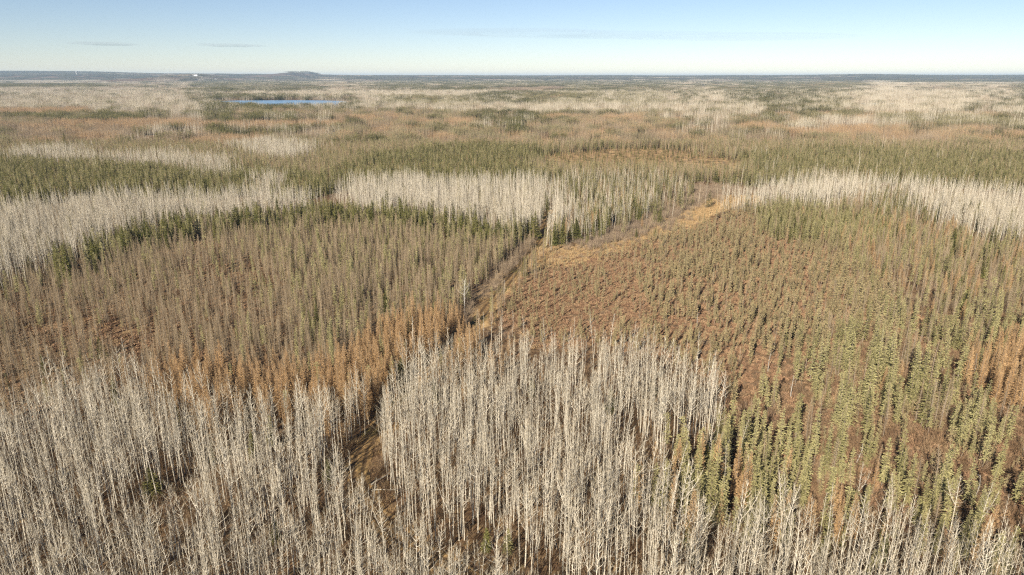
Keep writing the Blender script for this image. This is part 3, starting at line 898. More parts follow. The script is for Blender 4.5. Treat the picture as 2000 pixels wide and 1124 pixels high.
# what grows or lies on the soil: straw meadow, red heath, dead-leaf litter, far mixed woodland floor
cid = classify(GX.ravel(), GY.ravel())
tags = [c[4] for c in COVER]
straw = np.zeros(cid.shape); heathm = np.zeros(cid.shape)
STRAW = {'meadow': 0.9, 'bog_left': 0.15, 'plantation': 0.55, 'larch_open': 0.18, 'bog_mid': 0.12, 'bog_right': 0.12, 'right_larch': 0.2}
HEATH = {'bog_left': 0.9, 'bog_mid': 0.8, 'bog_right': 0.65, 'larch_left': 0.3, 'larch_open': 0.4, 'larch_right': 0.35, 'red_gap': 1.0, 'right_spruce': 0.6, 'right_mix': 0.4, 'right_larch': 0.4}
for i, t in enumerate(tags):
    straw[cid == i] = STRAW.get(t, 0.0); heathm[cid == i] = HEATH.get(t, 0.0)
vg = (td.ravel() < 7.5) & (side < 0) & (GY.ravel() > 160)
straw[vg] = 0.6
straw[(td.ravel() < 3.4) & (side > 0) & (GY.ravel() > 160)] = 0.8
for nm, arr in (('straw', straw), ('heath', heathm)):
    a = gm.attributes.new(nm, 'FLOAT', 'POINT'); a.data.foreach_set('value', arr.astype(np.float32))
for p in gm.polygons:
    p.use_smooth = True


def ground_material():
    m, nt, N, L = new_mat('forest_floor')
    out = N.new('ShaderNodeOutputMaterial'); p = N.new('ShaderNodeBsdfPrincipled')
    p.inputs['Roughness'].default_value = 0.95; p.inputs['Specular IOR Level'].default_value = 0.1
    geo = N.new('ShaderNodeNewGeometry')

    def noise(scale, detail=4):
        n = N.new('ShaderNodeTexNoise'); n.inputs['Scale'].default_value = scale; n.inputs['Detail'].default_value = detail
        L.new(geo.outputs['Position'], n.inputs['Vector']); return n

    def ramp(src, stops):
        r = N.new('ShaderNodeValToRGB'); e = r.color_ramp.elements
        e[0].position, e[0].color = stops[0][0], (*stops[0][1], 1)
        e[1].position, e[1].color = stops[-1][0], (*stops[-1][1], 1)
        for q, c in stops[1:-1]:
            x = e.new(q); x.color = (*c, 1)
        L.new(src, r.inputs[0]); return r

    def mixc(fac, a, b):
        x = N.new('ShaderNodeMix'); x.data_type = 'RGBA'
        L.new(fac, x.inputs[0]); L.new(a, x.inputs[6]); L.new(b, x.inputs[7]); return x.outputs[2]

    def attr(nm):
        a = N.new('ShaderNodeAttribute'); a.attribute_name = nm; return a.outputs['Fac']

    def soft(f, n, w=0.55):
        """mask pushed about by noise so edges break up"""
        a = N.new('ShaderNodeMath'); a.operation = 'SUBTRACT'; L.new(n, a.inputs[0]); a.inputs[1].default_value = 0.5
        b = N.new('ShaderNodeMath'); b.operation = 'MULTIPLY_ADD'; L.new(a.outputs[0], b.inputs[0]); b.inputs[1].default_value = 2.0; L.new(f, b.inputs[2])
        c = N.new('ShaderNodeMapRange'); L.new(b.outputs[0], c.inputs[0]); c.inputs[1].default_value = w - 0.25; c.inputs[2].default_value = w + 0.25
        return c.outputs[0]
    n1, n2, n3 = noise(0.9, 5), noise(0.12, 4), noise(3.5, 3)
    litter = ramp(n1.outputs[0], [(0.3, (0.075, 0.043, 0.024)), (0.5, (0.14, 0.085, 0.045)), (0.62, (0.19, 0.12, 0.06)), (0.75, (0.13, 0.105, 0.05))])
    heath_c = ramp(n1.outputs[0], [(0.3, (0.12, 0.072, 0.045)), (0.5, (0.195, 0.128, 0.075)), (0.65, (0.265, 0.18, 0.102)), (0.78, (0.35, 0.24, 0.12))])
    straw_c = ramp(n3.outputs[0], [(0.3, (0.30, 0.185, 0.085)), (0.5, (0.46, 0.305, 0.145)), (0.7, (0.56, 0.39, 0.195))])
    c = mixc(soft(attr('heath'), n2.outputs[0]), litter.outputs[0], heath_c.outputs[0])
    c = mixc(soft(attr('straw'), n2.outputs[0]), c, straw_c.outputs[0])
    L.new(c, p.inputs['Base Color'])
    b = N.new('ShaderNodeBump'); b.inputs['Strength'].default_value = 0.8; b.inputs['Distance'].default_value = 0.4
    L.new(n1.outputs[0], b.inputs['Height']); L.new(b.outputs[0], p.inputs['Normal'])
    L.new(p.outputs[0], out.inputs[0])
    return m


gm.materials.append(ground_material())
ground = bpy.data.objects.new('ground', gm); COL.objects.link(ground)
tag(ground, 'brown forest floor and bog reaching to the horizon', kind='structure')


def sheet(name, pts, z, mat):
    me = bpy.data.meshes.new(name)
    me.from_pydata([(x, y, z) for x, y in pts], [], [tuple(range(len(pts)))])
    me.materials.append(mat)
    o = bpy.data.objects.new(name, me); COL.objects.link(o)
    return o


def water_material():
    m, nt, N, L = new_mat('lake_water')
    out = N.new('ShaderNodeOutputMaterial'); p = N.new('ShaderNodeBsdfPrincipled')
    p.inputs['Base Color'].default_value = (0.15, 0.27, 0.40, 1); p.inputs['Roughness'].default_value = 0.25
    p.inputs['IOR'].default_value = 1.33; p.inputs['Specular IOR Level'].default_value = 0.35
    geo = N.new('ShaderNodeNewGeometry'); n = N.new('ShaderNodeTexNoise'); n.inputs['Scale'].default_value = 0.25; n.inputs['Detail'].default_value = 4
    L.new(geo.outputs['Position'], n.inputs['Vector'])
    b = N.new('ShaderNodeBump'); b.inputs['Strength'].default_value = 0.5; b.inputs['Distance'].default_value = 0.5
    L.new(n.outputs[0], b.inputs['Height']); L.new(b.outputs[0], p.inputs['Normal'])
    L.new(p.outputs[0], out.inputs[0])
    return m


water = water_material()
tag(sheet('lake_water', [tuple(p) for p in spline(LAKE + [LAKE[0]], 5)[:-1]], 0.3, water), 'blue lake lying among the far trees', kind='structure')
tag(sheet('pond_water', [tuple(p) for p in spline(POND + [POND[0]], 5)[:-1]], 0.3, water), 'small blue pond far off among pale trees', kind='structure')


def track_mesh():
    verts, faces = [], []
    offs = [-2.1, -1.75, -1.4, -0.9, -0.5, 0.0, 0.5, 0.9, 1.4, 1.75, 2.1]
    prof = [0.0, 0.06, 0.04, -0.05, 0.03, 0.09, 0.03, -0.05, 0.04, 0.06, 0.0]
    T = spline(TRACK, 14)
    for i, p in enumerate(T):
        d = T[min(i + 1, len(T) - 1)] - T[max(i - 1, 0)]; d = d / np.hypot(*d)
        nrm = np.array([d[1], -d[0]])
        w = 1 + 0.12 * math.sin(i * 0.37) + 0.08 * math.sin(i * 0.9)
        for o, h in zip(offs, prof):
            q = p + nrm * o * w
            verts.append((q[0], q[1], 0.07 + h + 0.03 * math.sin(i * 1.7 + o)))
    k = len(offs)
    for i in range(len(T) - 1):
        for j in range(k - 1):
            a = i * k + j
            faces.append((a, a + 1, a + k + 1, a + k))
    me = bpy.data.meshes.new('track'); me.from_pydata(verts, [], faces)
    at = me.attributes.new('across', 'FLOAT', 'POINT')
    at.data.foreach_set('value', np.tile(np.array(offs, np.float32), len(T)))
    me.update()
    return me


def track_material():
    m, nt, N, L = new_mat('grassy_track')
    out = N.new('ShaderNodeOutputMaterial'); p = N.new('ShaderNodeBsdfPrincipled'); p.inputs['Roughness'].default_value = 0.95
    p.inputs['Specular IOR Level'].default_value = 0.1
    geo = N.new('ShaderNodeNewGeometry')
    n = N.new('ShaderNodeTexNoise'); n.inputs['Scale'].default_value = 1.1; n.inputs['Detail'].default_value = 5
    n2 = N.new('ShaderNodeTexNoise'); n2.inputs['Scale'].default_value = 0.07; n2.inputs['Detail'].default_value = 2
    L.new(geo.outputs['Position'], n.inputs['Vector']); L.new(geo.outputs['Position'], n2.inputs['Vector'])
    r1 = N.new('ShaderNodeValToRGB'); e = r1.color_ramp.elements
    e[0].position, e[0].color = 0.32, (0.13, 0.08, 0.038, 1); e[1].position, e[1].color = 0.68, (0.40, 0.255, 0.11, 1)
    x = e.new(0.5); x.color = (0.24, 0.15, 0.066, 1)
    L.new(n.outputs[0], r1.inputs[0])
    r2 = N.new('ShaderNodeValToRGB'); e = r2.color_ramp.elements
    e[0].position, e[0].color = 0.32, (0.07, 0.06, 0.022, 1); e[1].position, e[1].color = 0.68, (0.20, 0.16, 0.055, 1)
    L.new(n.outputs[0], r2.inputs[0])
    at = N.new('ShaderNodeAttribute'); at.attribute_name = 'across'
    ab = N.new('ShaderNodeMath'); ab.operation = 'ABSOLUTE'; L.new(at.outputs['Fac'], ab.inputs[0])
    s1 = N.new('ShaderNodeMath'); s1.operation = 'SUBTRACT'; L.new(ab.outputs[0], s1.inputs[0]); s1.inputs[1].default_value = 0.9
    s2 = N.new('ShaderNodeMath'); s2.operation = 'ABSOLUTE'; L.new(s1.outputs[0], s2.inputs[0])
    mr = N.new('ShaderNodeMapRange'); L.new(s2.outputs[0], mr.inputs[0]); mr.inputs[1].default_value = 0.25; mr.inputs[2].default_value = 0.5; mr.inputs[3].default_value = 0.75; mr.inputs[4].default_value = 0.0
    ml = N.new('ShaderNodeMapRange'); L.new(n2.outputs[0], ml.inputs[0]); ml.inputs[1].default_value = 0.52; ml.inputs[2].default_value = 0.66
    mx = N.new('ShaderNodeMix'); mx.data_type = 'RGBA'; L.new(ml.outputs[0], mx.inputs[0]); L.new(r1.outputs[0], mx.inputs[6]); L.new(r2.outputs[0], mx.inputs[7])
    m2 = N.new('ShaderNodeMix'); m2.data_type = 'RGBA'; L.new(mr.outputs[0], m2.inputs[0]); L.new(mx.outputs[2], m2.inputs[6]); m2.inputs[7].default_value = (0.075, 0.048, 0.028, 1)
    L.new(m2.outputs[2], p.inputs['Base Color'])
    b = N.new('ShaderNodeBump'); b.inputs['Strength'].default_value = 0.7; b.inputs['Distance'].default_value = 0.15
    L.new(n.outputs[0], b.inputs['Height']); L.new(b.outputs[0], p.inputs['Normal'])
    L.new(p.outputs[0], out.inputs[0])
    return m


tm = track_mesh(); tm.materials.append(track_material())
track = bpy.data.objects.new('track', tm); COL.objects.link(track)
tag(track, 'rutted grassy track running away through the forest', kind='structure')


# ------------------------------------------------------------------ stands: single trees as objects, the rest as one mass for each kind
def scatter_object(name, protos, pts, idx, rot, scl):
    me = bpy.data.meshes.new(name)
    n = len(pts)
    me.vertices.add(n); me.vertices.foreach_set('co', np.asarray(pts, np.float32).ravel())
    a = me.attributes.new('form', 'INT', 'POINT'); a.data.foreach_set('value', np.asarray(idx, np.int32))
    a = me.attributes.new('turn', 'FLOAT_VECTOR', 'POINT'); a.data.foreach_set('vector', np.asarray(rot, np.float32).ravel())
    a = me.attributes.new('size', 'FLOAT_VECTOR', 'POINT'); a.data.foreach_set('vector', np.asarray(scl, np.float32).ravel())
    o = bpy.data.objects.new(name, me); COL.objects.link(o)
    ng = bpy.data.node_groups.new(name + '_planting', 'GeometryNodeTree')
    ng.interface.new_socket('Geometry', in_out='INPUT', socket_type='NodeSocketGeometry')
    ng.interface.new_socket('Geometry', in_out='OUTPUT', socket_type='NodeSocketGeometry')
    N, L = ng.nodes, ng.links
    gi, go = N.new('NodeGroupInput'), N.new('NodeGroupOutput')

    def named(nm, dt):
        q = N.new('GeometryNodeInputNamedAttribute'); q.data_type = dt; q.inputs['Name'].default_value = nm
        return q.outputs['Attribute']
    form, turn, size = named('form', 'INT'), named('turn', 'FLOAT_VECTOR'), named('size', 'FLOAT_VECTOR')
    er = N.new('FunctionNodeEulerToRotation'); L.new(turn, er.inputs[0])
    join = N.new('GeometryNodeJoinGeometry')
    used = set(int(v) for v in np.unique(idx))
    for k, pr in enumerate(protos):
        if k not in used:
            continue
        oi = N.new('GeometryNodeObjectInfo'); oi.inputs['Object'].default_value = pr; oi.inputs['As Instance'].default_value = False
        cmp = N.new('FunctionNodeCompare'); cmp.data_type = 'INT'; cmp.operation = 'EQUAL'
        L.new(form, cmp.inputs[2]); cmp.inputs[3].default_value = k
        ip = N.new('GeometryNodeInstanceOnPoints')
        L.new(gi.outputs[0], ip.inputs['Points']); L.new(cmp.outputs[0], ip.inputs['Selection'])
        L.new(oi.outputs['Geometry'], ip.inputs['Instance']); L.new(er.outputs[0], ip.inputs['Rotation']); L.new(size, ip.inputs['Scale'])
        L.new(ip.outputs[0], join.inputs[0])
    L.new(join.outputs[0], go.inputs[0])
    md = o.modifiers.new('planting', 'NODES'); md.node_group = ng
    return o


def place_z(x, y):
    return terrain(x, y) - 0.03


TAG_OF = [c[4] for c in COVER] + ['brown']
# what sets a tree apart: its build and where it stands
BUILD = {
    'aspen': ['narrow', 'slim high-crowned', 'full-crowned', 'very slim high-crowned', 'forked', 'slim low-branched', 'slender forked', 'wide-crowned', 'pole-thin', 'pole-thin low-branched'],
    'gold': ['broad', 'narrow', 'very broad', 'slim', 'even cone-shaped'],
    'grey': ['even', 'slim', 'wide-branched', 'pole-thin', 'ragged'],
    'olive': ['even', 'pole-thin club-topped', 'full wide-based', 'bare-stemmed tufted', 'ragged', 'slim'],
    'bog': ['even', 'thin', 'bushy', 'tufted bare-stemmed', 'half-dead'],
    'green': ['even', 'narrow', 'very wide', 'slim'],
}
KINDWORD = {'aspen': 'bare pale aspen', 'gold': 'golden brown tamarack', 'grey': 'leafless grey-brown tamarack', 'olive': 'olive green spruce',
            'bog': 'stunted spruce', 'green': 'dark green fir'}


def zone(k, tx, ty, td, sd):
    if k == 'aspen':
        if sd < 0:
            if td < 14: return 'lining the left side of the track'
            if ty < 800: return 'along the back of the left foreground stand'
            if tx < 230: return 'at the left edge of the picture'
            if tx < 430: return 'around the small clearing at lower left'
            return 'between the small clearing and the track'
        if tx > 1700: return 'in the bottom right corner before the spruces'
        if tx > 1330: return 'before the spruces, left of the bottom right corner'
        if ty < 760: return 'along the back of the right foreground stand'
        if td < 14: return 'lining the right side of the track'
        return 'inside the right foreground stand'
    if k == 'gold':
        if sd < 0:
            if tx < 500: return 'at the left end of the golden band'
            if tx < 720: return 'in the middle of the golden band'
            return 'where the golden band meets the track'
        if tx > 1890 and ty < 800: return 'in the clump at the right edge'
        if tx < 1150: return 'beside the right of the track'
        if tx < 1450: return 'beside the end of the right foreground aspens'
        return 'in the band between tall spruces and corner aspens'
    if k == 'bog':
        if tx < 1250: return 'on red open bog near the track'
        if ty > 680: return 'on the red ground beside the foreground aspens'
        if tx > 1600: return 'in the right part of the red bog'
        return 'in the middle of the red bog'
    if k in ('grey', 'olive'):
        if sd < 0:
            if tx < 260: return 'in the open bog at far left'
            if td < 16: return 'beside the left of the track'
            if tx < 600: return 'behind the left golden band'
            return 'in the dense bog wood left of the track'
        if tx > 1800: return 'among tall bog spruces at the right edge'
        if ty > 880: return 'just behind the corner aspens'
        if tx < 1400: return 'beside the right foreground aspens'
        return 'in the middle of the tall bog wood at right'
    if sd < 0:
        if ty < 480: return 'in the dark row behind the left bog'
        if ty < 800: return 'in the left bog or golden band'
        return 'under the left foreground aspens'
    if ty < 480: return 'beside the far end of the track'
    if tx > 1330: return 'between tall spruces and corner aspens'
    return 'under the right foreground aspens'


NAMES = {'aspen': 'aspen_tree', 'gold': 'golden_tamarack_tree', 'grey': 'bare_tamarack_tree', 'olive': 'black_spruce_tree', 'bog': 'stunted_spruce_tree', 'green': 'fir_tree'}
CATS = {'aspen': 'aspen', 'gold': 'tamarack', 'grey': 'tamarack', 'olive': 'spruce', 'bog': 'spruce', 'green': 'fir'}


def plant(name, meshes, loc, h, nominal, rz, tilt=(0, 0), wide=1.0):
    root = bpy.data.objects.new(name, None); COL.objects.link(root)
    root.empty_display_size = 0.5
    s = h / nominal
    root.location = loc; root.rotation_euler = (tilt[0], tilt[1], rz); root.scale = (s * wide, s * wide, s)
    for part, me in zip(('trunk', 'crown'), meshes):
        c = bpy.data.objects.new(part, me); COL.objects.link(c); c.parent = root
    return root


LIMIT = {'aspen': 300, 'gold': 300, 'grey': 300, 'olive': 300, 'bog': 300, 'green': 240}
for k in TREES:
    P = PTS[k]; s = SPEC[k]
    x, y, h, lod, ci = P.T
    z = place_z(x, y)
    bx, by = project(x, y, z); tx, ty = project(x, y, z + h)
    tall = np.clip(np.minimum(by, 1124) - np.maximum(ty, 0), 0, None)
    ok = (lod == 0) & (tx > 10) & (tx < 1990) & (ty < 1090) & (bx > 5) & (bx < 1995)
    score = np.where(ok, tall * np.where(by > 1124, 0.75, 1.0), -1)
    order = np.argsort(-score)
    chosen = [i for i in order[:LIMIT[k]] if score[i] > 0]
    is_obj = np.zeros(len(P), bool); is_obj[chosen] = True
    form_of = rng.integers(0, len(s.near), len(P))
    rz = rng.uniform(0, 6.28, len(P))
    tl = rng.standard_t(3, (len(P), 2)).clip(-6, 6) * (0.02 if k != 'aspen' else 0.026)
    for i in chosen:
        td1, sd1 = track_dist(np.array([x[i]]), np.array([y[i]]))
        f = form_of[i]
        o = plant(NAMES[k], s.near[f], (x[i], y[i], z[i]), h[i], s.nominal, rz[i], tl[i])
        where = zone(k, tx[i], ty[i], td1[0], sd1[0])
        tag(o, BUILD[k][f] + ' ' + KINDWORD[k] + ' ' + where, CATS[k], group=KINDWORD[k] + 's ' + where)
    rest = ~is_obj
    idx = np.zeros(len(P), int)
    for L_, table in ((0, s.i_near), (1, s.i_mid), (2, s.i_clump), (3, s.i_big)):
        m = lod == L_
        idx[m] = np.array(table)[rng.integers(0, len(table), m.sum())]
    sc = h / s.nominal
    wide = np.where((lod == 3) & (np.hypot(x, y) > 8800), 2.2, 1.0) * np.where(lod >= 2, 1.0, rng.uniform(0.85, 1.15, len(P)))
    wide = np.where(lod >= 2, np.where(np.hypot(x, y) > 8800, 2.2, np.where(lod == 2, np.where(y > 2000, 1.3, 1.0), 1.0)), sc * wide)
    scl = np.stack([wide, wide, sc], 1)
    rot = np.stack([np.where(lod < 2, tl[:, 0], 0), np.where(lod < 2, tl[:, 1], 0), rz], 1)
    o = scatter_object(NAMES[k] + '_forest', s.protos, np.stack([x, y, z], 1)[rest], idx[rest], rot[rest], scl[rest])
    tag(o, {'aspen': 'pale bare aspen woods reaching into the distance', 'gold': 'golden brown tamarack woods in bands across the land',
            'grey': 'grey-brown leafless tamarack woods over the bogs', 'olive': 'olive green black spruce woods',
            'bog': 'stunted thin spruces scattered over the open bog', 'green': 'dark green fir and spruce woods'}[k], kind='stuff')

# low growth
LOWFORM = {
    'shrub': ([shrub(1.6, 26, 1.6, 0.016).mesh('shrub', [M['shrub_twig']]) for _ in range(4)], 1.6, 'brown_shrub_undergrowth', 'brown leafless undergrowth beneath the trees'),
    'alder': ([shrub(2.2, 30, 1.8, 0.018).mesh('alder', [M['alder_twig']]) for _ in range(4)], 2.2, 'alder_shrubbery', 'greyish brown alder brush along meadow and track'),
    'sedge': ([tuft(0.8, 46, 0.75).mesh('sedge', [M['sedge_blade']]) for _ in range(4)], 0.8, 'straw_sedge_grass', 'straw coloured sedge of the meadow and track verges'),
    'heath': ([heath(40, 0.75, 0.5).mesh('heath', [M['heath_twig']]) for _ in range(4)], 0.5, 'red_heath_undergrowth', 'reddish brown low heath covering the bog'),
}
for k, (mes, nom, name, lab) in LOWFORM.items():
    P = PTS[k]
    x, y, h, lod, ci = P.T
    protos = [proto_obj(k + '_form', me) for me in mes]
    n = len(P)
    sc = h / nom * (1.0 if k != 'sedge' else 1.15)
    w = sc * rng.uniform(0.85, 1.3, n)
    z = place_z(x, y)
    td1, _ = track_dist(x, y)
    z = z * np.clip((td1 - 2) / 5, 0, 1)
    o = scatter_object(name, protos, np.stack([x, y, z], 1), rng.integers(0, len(protos), n), np.stack([np.zeros(n), np.zeros(n), rng.uniform(0, 6.28, n)], 1), np.stack([w, w, sc], 1))
    tag(o, lab, kind='stuff')


# ------------------------------------------------------------------ things that stand out singly
def at_top(px, base_py, top_py):
    x, y = ground_at(px, base_py)
    return x, y, height_at(top_py, y)


def single(name, builder, nominal, bark, crown, px, base_py, top_py, label, cat, group=None, tilt=(0, 0)):
    x, y, h = at_top(px, base_py, top_py)
    tr, cr = builder()
    return tag(plant(name, (tr.mesh(name + '_trunk', [bark]), cr.mesh(name + '_crown', [crown, bark])), (x, y, float(terrain(x, y)) - 0.03), h, nominal, R.uniform(0, 6.28), tilt), label, cat, group)


single('birch_tree', lambda: aspen(11, 2, 1.7, 0.42, 1.6), 11, M['birch_bark'], M['aspen_twig'], 908, 612, 548, 'lone white birch with a round bare crown left of the track', 'birch')
single('birch_tree', lambda: aspen(11, 2, 1.7, 0.35, 1.6, True), 11, M['birch_bark'], M['aspen_twig'], 1268, 415, 376, 'round-crowned white birch at the edge of the brush beyond the meadow', 'birch')
single('spruce_tree', lambda: conifer(22, 4.2, 44, 8, 2, 0.05, 0.9, -0.1, 0.4, 0.7, stemr=0.3), 22, M['conifer_bark'], M['green_needle'], 130, 296, 257, 'taller of two big dark spruces rising above the pale strip at left', 'spruce')
single('spruce_tree', lambda: conifer(18, 3.8, 38, 8, 2, 0.05, 0.9, -0.1, 0.4, 0.7, stemr=0.3), 18, M['conifer_bark'], M['green_needle'], 97, 296, 268, 'shorter of two big dark spruces rising above the pale strip at left', 'spruce')
single('spruce_tree', lambda: conifer(14, 1.5, 40, 8, 2, 0.05, 0.8, -0.2, 0.5, 0.34), 14, M['conifer_bark'], M['green_needle'], 1069, 424, 382, 'dark spire-shaped spruce standing alone where the track enters the aspens', 'spruce')
single('fir_tree', lambda: conifer(7, 2.0, 30, 9, 2, 0.03, 0.8, -0.1, 0.5, 0.36), 7, M['conifer_bark'], M['green_needle'], 300, 968, 912, 'broad dark green fir in the small clearing at lower left', 'fir')
single('fir_tree', lambda: conifer(6, 1.3, 26, 8, 2, 0.03, 0.85, -0.1, 0.5, 0.3), 6, M['conifer_bark'], M['green_needle'], 642, 942, 898, 'small dark green fir on the shaded left edge of the track', 'fir')
single('fir_tree', lambda: conifer(8, 1.1, 30, 8, 2, 0.05, 0.8, -0.1, 0.5, 0.28), 8, M['conifer_bark'], M['olive_needle'], 532, 872, 812, 'yellowish slim fir alone among the left foreground aspens', 'fir')
single('fir_tree', lambda: conifer(7, 1.3, 28, 8, 2, 0.05, 0.8, -0.1, 0.5, 0.3), 7, M['conifer_bark'], M['olive_needle'], 992, 1084, 1034, 'pale green fir among aspen trunks at bottom centre', 'fir')
single('fir_tree', lambda: conifer(7, 1.1, 28, 8, 2, 0.05, 0.8, -0.1, 0.5, 0.3), 7, M['conifer_bark'], M['green_needle'], 950, 1078, 1030, 'dark green fir beside the pale one at bottom centre', 'fir')  # needle colour darker than that of the pale fir
single('fir_tree', lambda: conifer(9, 2.0, 32, 9, 2, 0.03, 0.85, -0.1, 0.5, 0.4), 9, M['conifer_bark'], M['green_needle'], 785, 745, 698, 'dark fir at the left of the track behind a white aspen clump', 'fir')
single('fir_tree', lambda: conifer(11, 2.4, 34, 9, 2, 0.03, 0.85, -0.1, 0.5, 0.42), 11, M['conifer_bark'], M['green_needle'], 1452, 1010, 955, 'big fresh green fir at the head of the corner aspens', 'fir')
single('fir_tree', lambda: conifer(9, 1.8, 32, 9, 2, 0.03, 0.85, -0.1, 0.5, 0.4), 9, M['conifer_bark'], M['green_needle'], 200, 700, 658, 'round blackish fir at the front of the left bog', 'fir')
for (px, by, ty, words) in [(230, 800, 735, 'at the back of the left aspens, nearest the left edge'), (330, 805, 755, 'among the left aspens right of another thin fir'), (88, 735, 690, 'at the far left between bog and aspens')]:
    single('fir_tree', lambda: conifer(9, 1.0, 32, 8, 2, 0.05, 0.8, -0.1, 0.5, 0.3), 9, M['conifer_bark'], M['green_needle'], px, by, ty, 'thin dark fir ' + words, 'fir')


def snag():
    tr = MB(); pts, rad = curve_stem(6.0, 0.085, R.uniform(0, 0.5), 5)
    rad[-1] = 0.035
    tr.tube(pts, rad, 5)
    br = MB()
    for i in range(9):
        p = on_stem(pts, R.uniform(0.3, 0.98))
        br.prism(p, p + polar(R.uniform(0, 6.28), R.uniform(-0.1, 0.7), R.uniform(0.3, 1.2)), 0.025, 0, 3, 0.5)
    return tr, br


SNAGS = [(1545, 775, 735, 'forked near the red gap'), (1723, 690, 645, 'in the middle of the right bog'), (1901, 735, 690, 'left of the golden clump at the right edge'),
         (1414, 775, 728, 'at the end of the right foreground aspens'), (1499, 725, 688, 'on the red gap in the right bog'), (1741, 640, 608, 'high in the right bog'),
         (1675, 905, 868, 'before a brown bush in the tall spruces'), (1905, 975, 930, 'behind the corner aspens at right'), (1430, 412, 398, 'on the straw meadow'),
         (1424, 445, 424, 'below the straw meadow'), (1533, 425, 408, 'left before the dark spruce knot'), (1543, 426, 410, 'right before the dark spruce knot'),
         (1823, 790, 745, 'in the tall spruces at far right'), (1600, 640, 605, 'in the upper middle of the right bog'), (1360, 640, 612, 'in the middle of the red bog'),
         (983, 575, 545, 'beside the bend of the track'), (720, 300, 285, 'far off above the olive wood')]
for (px, by, ty, words) in SNAGS[:-1]:
    x, y, h = at_top(px, by, ty)
    tr, br = snag()
    root = bpy.data.objects.new('dead_snag', None); COL.objects.link(root)
    root.location = (x, y, float(terrain(x, y)) - 0.05); root.scale = (1, 1, h / 6.0); root.rotation_euler = (R.uniform(-0.15, 0.15), R.uniform(-0.15, 0.15), R.uniform(0, 6.28))
    for nm, b in (('trunk', tr), ('branches', br)):
        c = bpy.data.objects.new(nm, b.mesh('snag_' + nm, [M['snag_wood']])); COL.objects.link(c); c.parent = root
    tag(root, 'bleached dead snag ' + words, 'snag', 'dead snags of the right bog')


def fallen(px0, py0, px1, py1, r, label):
    (x0, y0), (x1, y1) = ground_at(px0, py0), ground_at(px1, py1)
    L = math.hypot(x1 - x0, y1 - y0)
    b = MB(); n = 6
    b.tube([Vector((L * i / n, 0.12 * math.sin(i), 0.04 * math.sin(i * 1.3))) for i in range(n + 1)], [r * (1 - 0.6 * i / n) for i in range(n + 1)], 6)
    root = bpy.data.objects.new('fallen_log', None); COL.objects.link(root)
    root.location = (x0, y0, 0.45); root.rotation_euler = (0, 0, math.atan2(y1 - y0, x1 - x0))
    c = bpy.data.objects.new('trunk', b.mesh('fallen_trunk', [M['aspen_bark']])); COL.objects.link(c); c.parent = root
    br = MB()
    for i in range(8):
        p = Vector((L * R.uniform(0.4, 1.0), 0, 0))
        br.prism(p, p + Vector((R.uniform(0.2, 0.8), R.uniform(-0.9, 0.9), R.uniform(-0.2, 0.7))), 0.025, 0, 3, 0.5)
    c = bpy.data.objects.new('branches', br.mesh('fallen_branches', [M['aspen_twig']])); COL.objects.link(c); c.parent = root
    tag(root, label, 'log')


fallen(735, 770, 772, 767, 0.13, 'white fallen aspen log lying across the shaded track')
fallen(725, 952, 765, 925, 0.12, 'fallen aspen log leaning off the right edge of the track')
fallen(728, 962, 780, 960, 0.10, 'fallen aspen log lying level where the track bends')


# far landmarks
def plain_mat(name, col, rough=0.6):
    m, nt, N, L = new_mat(name)
    out = N.new('ShaderNodeOutputMaterial'); p = N.new('ShaderNodeBsdfPrincipled')
    p.inputs['Roughness'].default_value = rough
    n = N.new('ShaderNodeTexNoise'); n.inputs['Scale'].default_value = 0.6
    mx = N.new('ShaderNodeMix'); mx.data_type = 'RGBA'; L.new(n.outputs[0], mx.inputs[0])
    mx.inputs[6].default_value = (*[c * 0.88 for c in col], 1); mx.inputs[7].default_value = (*col, 1)
    L.new(mx.outputs[2], p.inputs['Base Color']); L.new(p.outputs[0], out.inputs[0])
    return m


WHITE = plain_mat('white_paint', (0.82, 0.82, 0.8)); ROOF = plain_mat('grey_roof', (0.3, 0.3, 0.31)); DARKP = plain_mat('dark_opening', (0.06, 0.07, 0.08))


def lathe(profile, n=20):
    b = MB(); rings = []
    for r, z in profile:
        s0 = len(b.v)
        for k in range(n):
            a = 6.28319 * k / n
            b.v.append(Vector((r * math.cos(a), r * math.sin(a), z)))
        rings.append(s0)
    for a, c in zip(rings, rings[1:]):
        for k in range(n):
            b.f.append((a + k, a + (k + 1) % n, c + (k + 1) % n, c + k)); b.t.append(0.5); b.m.append(0)
    return b


def box(b, x0, x1, y0, y1, z0, z1):
    s0 = len(b.v)
    b.v += [Vector(p) for p in ((x0, y0, z0), (x1, y0, z0), (x1, y1, z0), (x0, y1, z0), (x0, y0, z1), (x1, y0, z1), (x1, y1, z1), (x0, y1, z1))]
    for f in ((0, 3, 2, 1), (4, 5, 6, 7), (0, 1, 5, 4), (1, 2, 6, 5), (2, 3, 7, 6), (3, 0, 4, 7)):
        b.f.append(tuple(i + s0 for i in f)); b.t.append(0.5); b.m.append(0)


def part(root, name, b, mat):
    c = bpy.data.objects.new(name, b.mesh(name, [mat])); COL.objects.link(c); c.parent = root
    return c


def far_spot(px, dist):
    return (px - 1000) / FPX * 0.955 * dist, dist


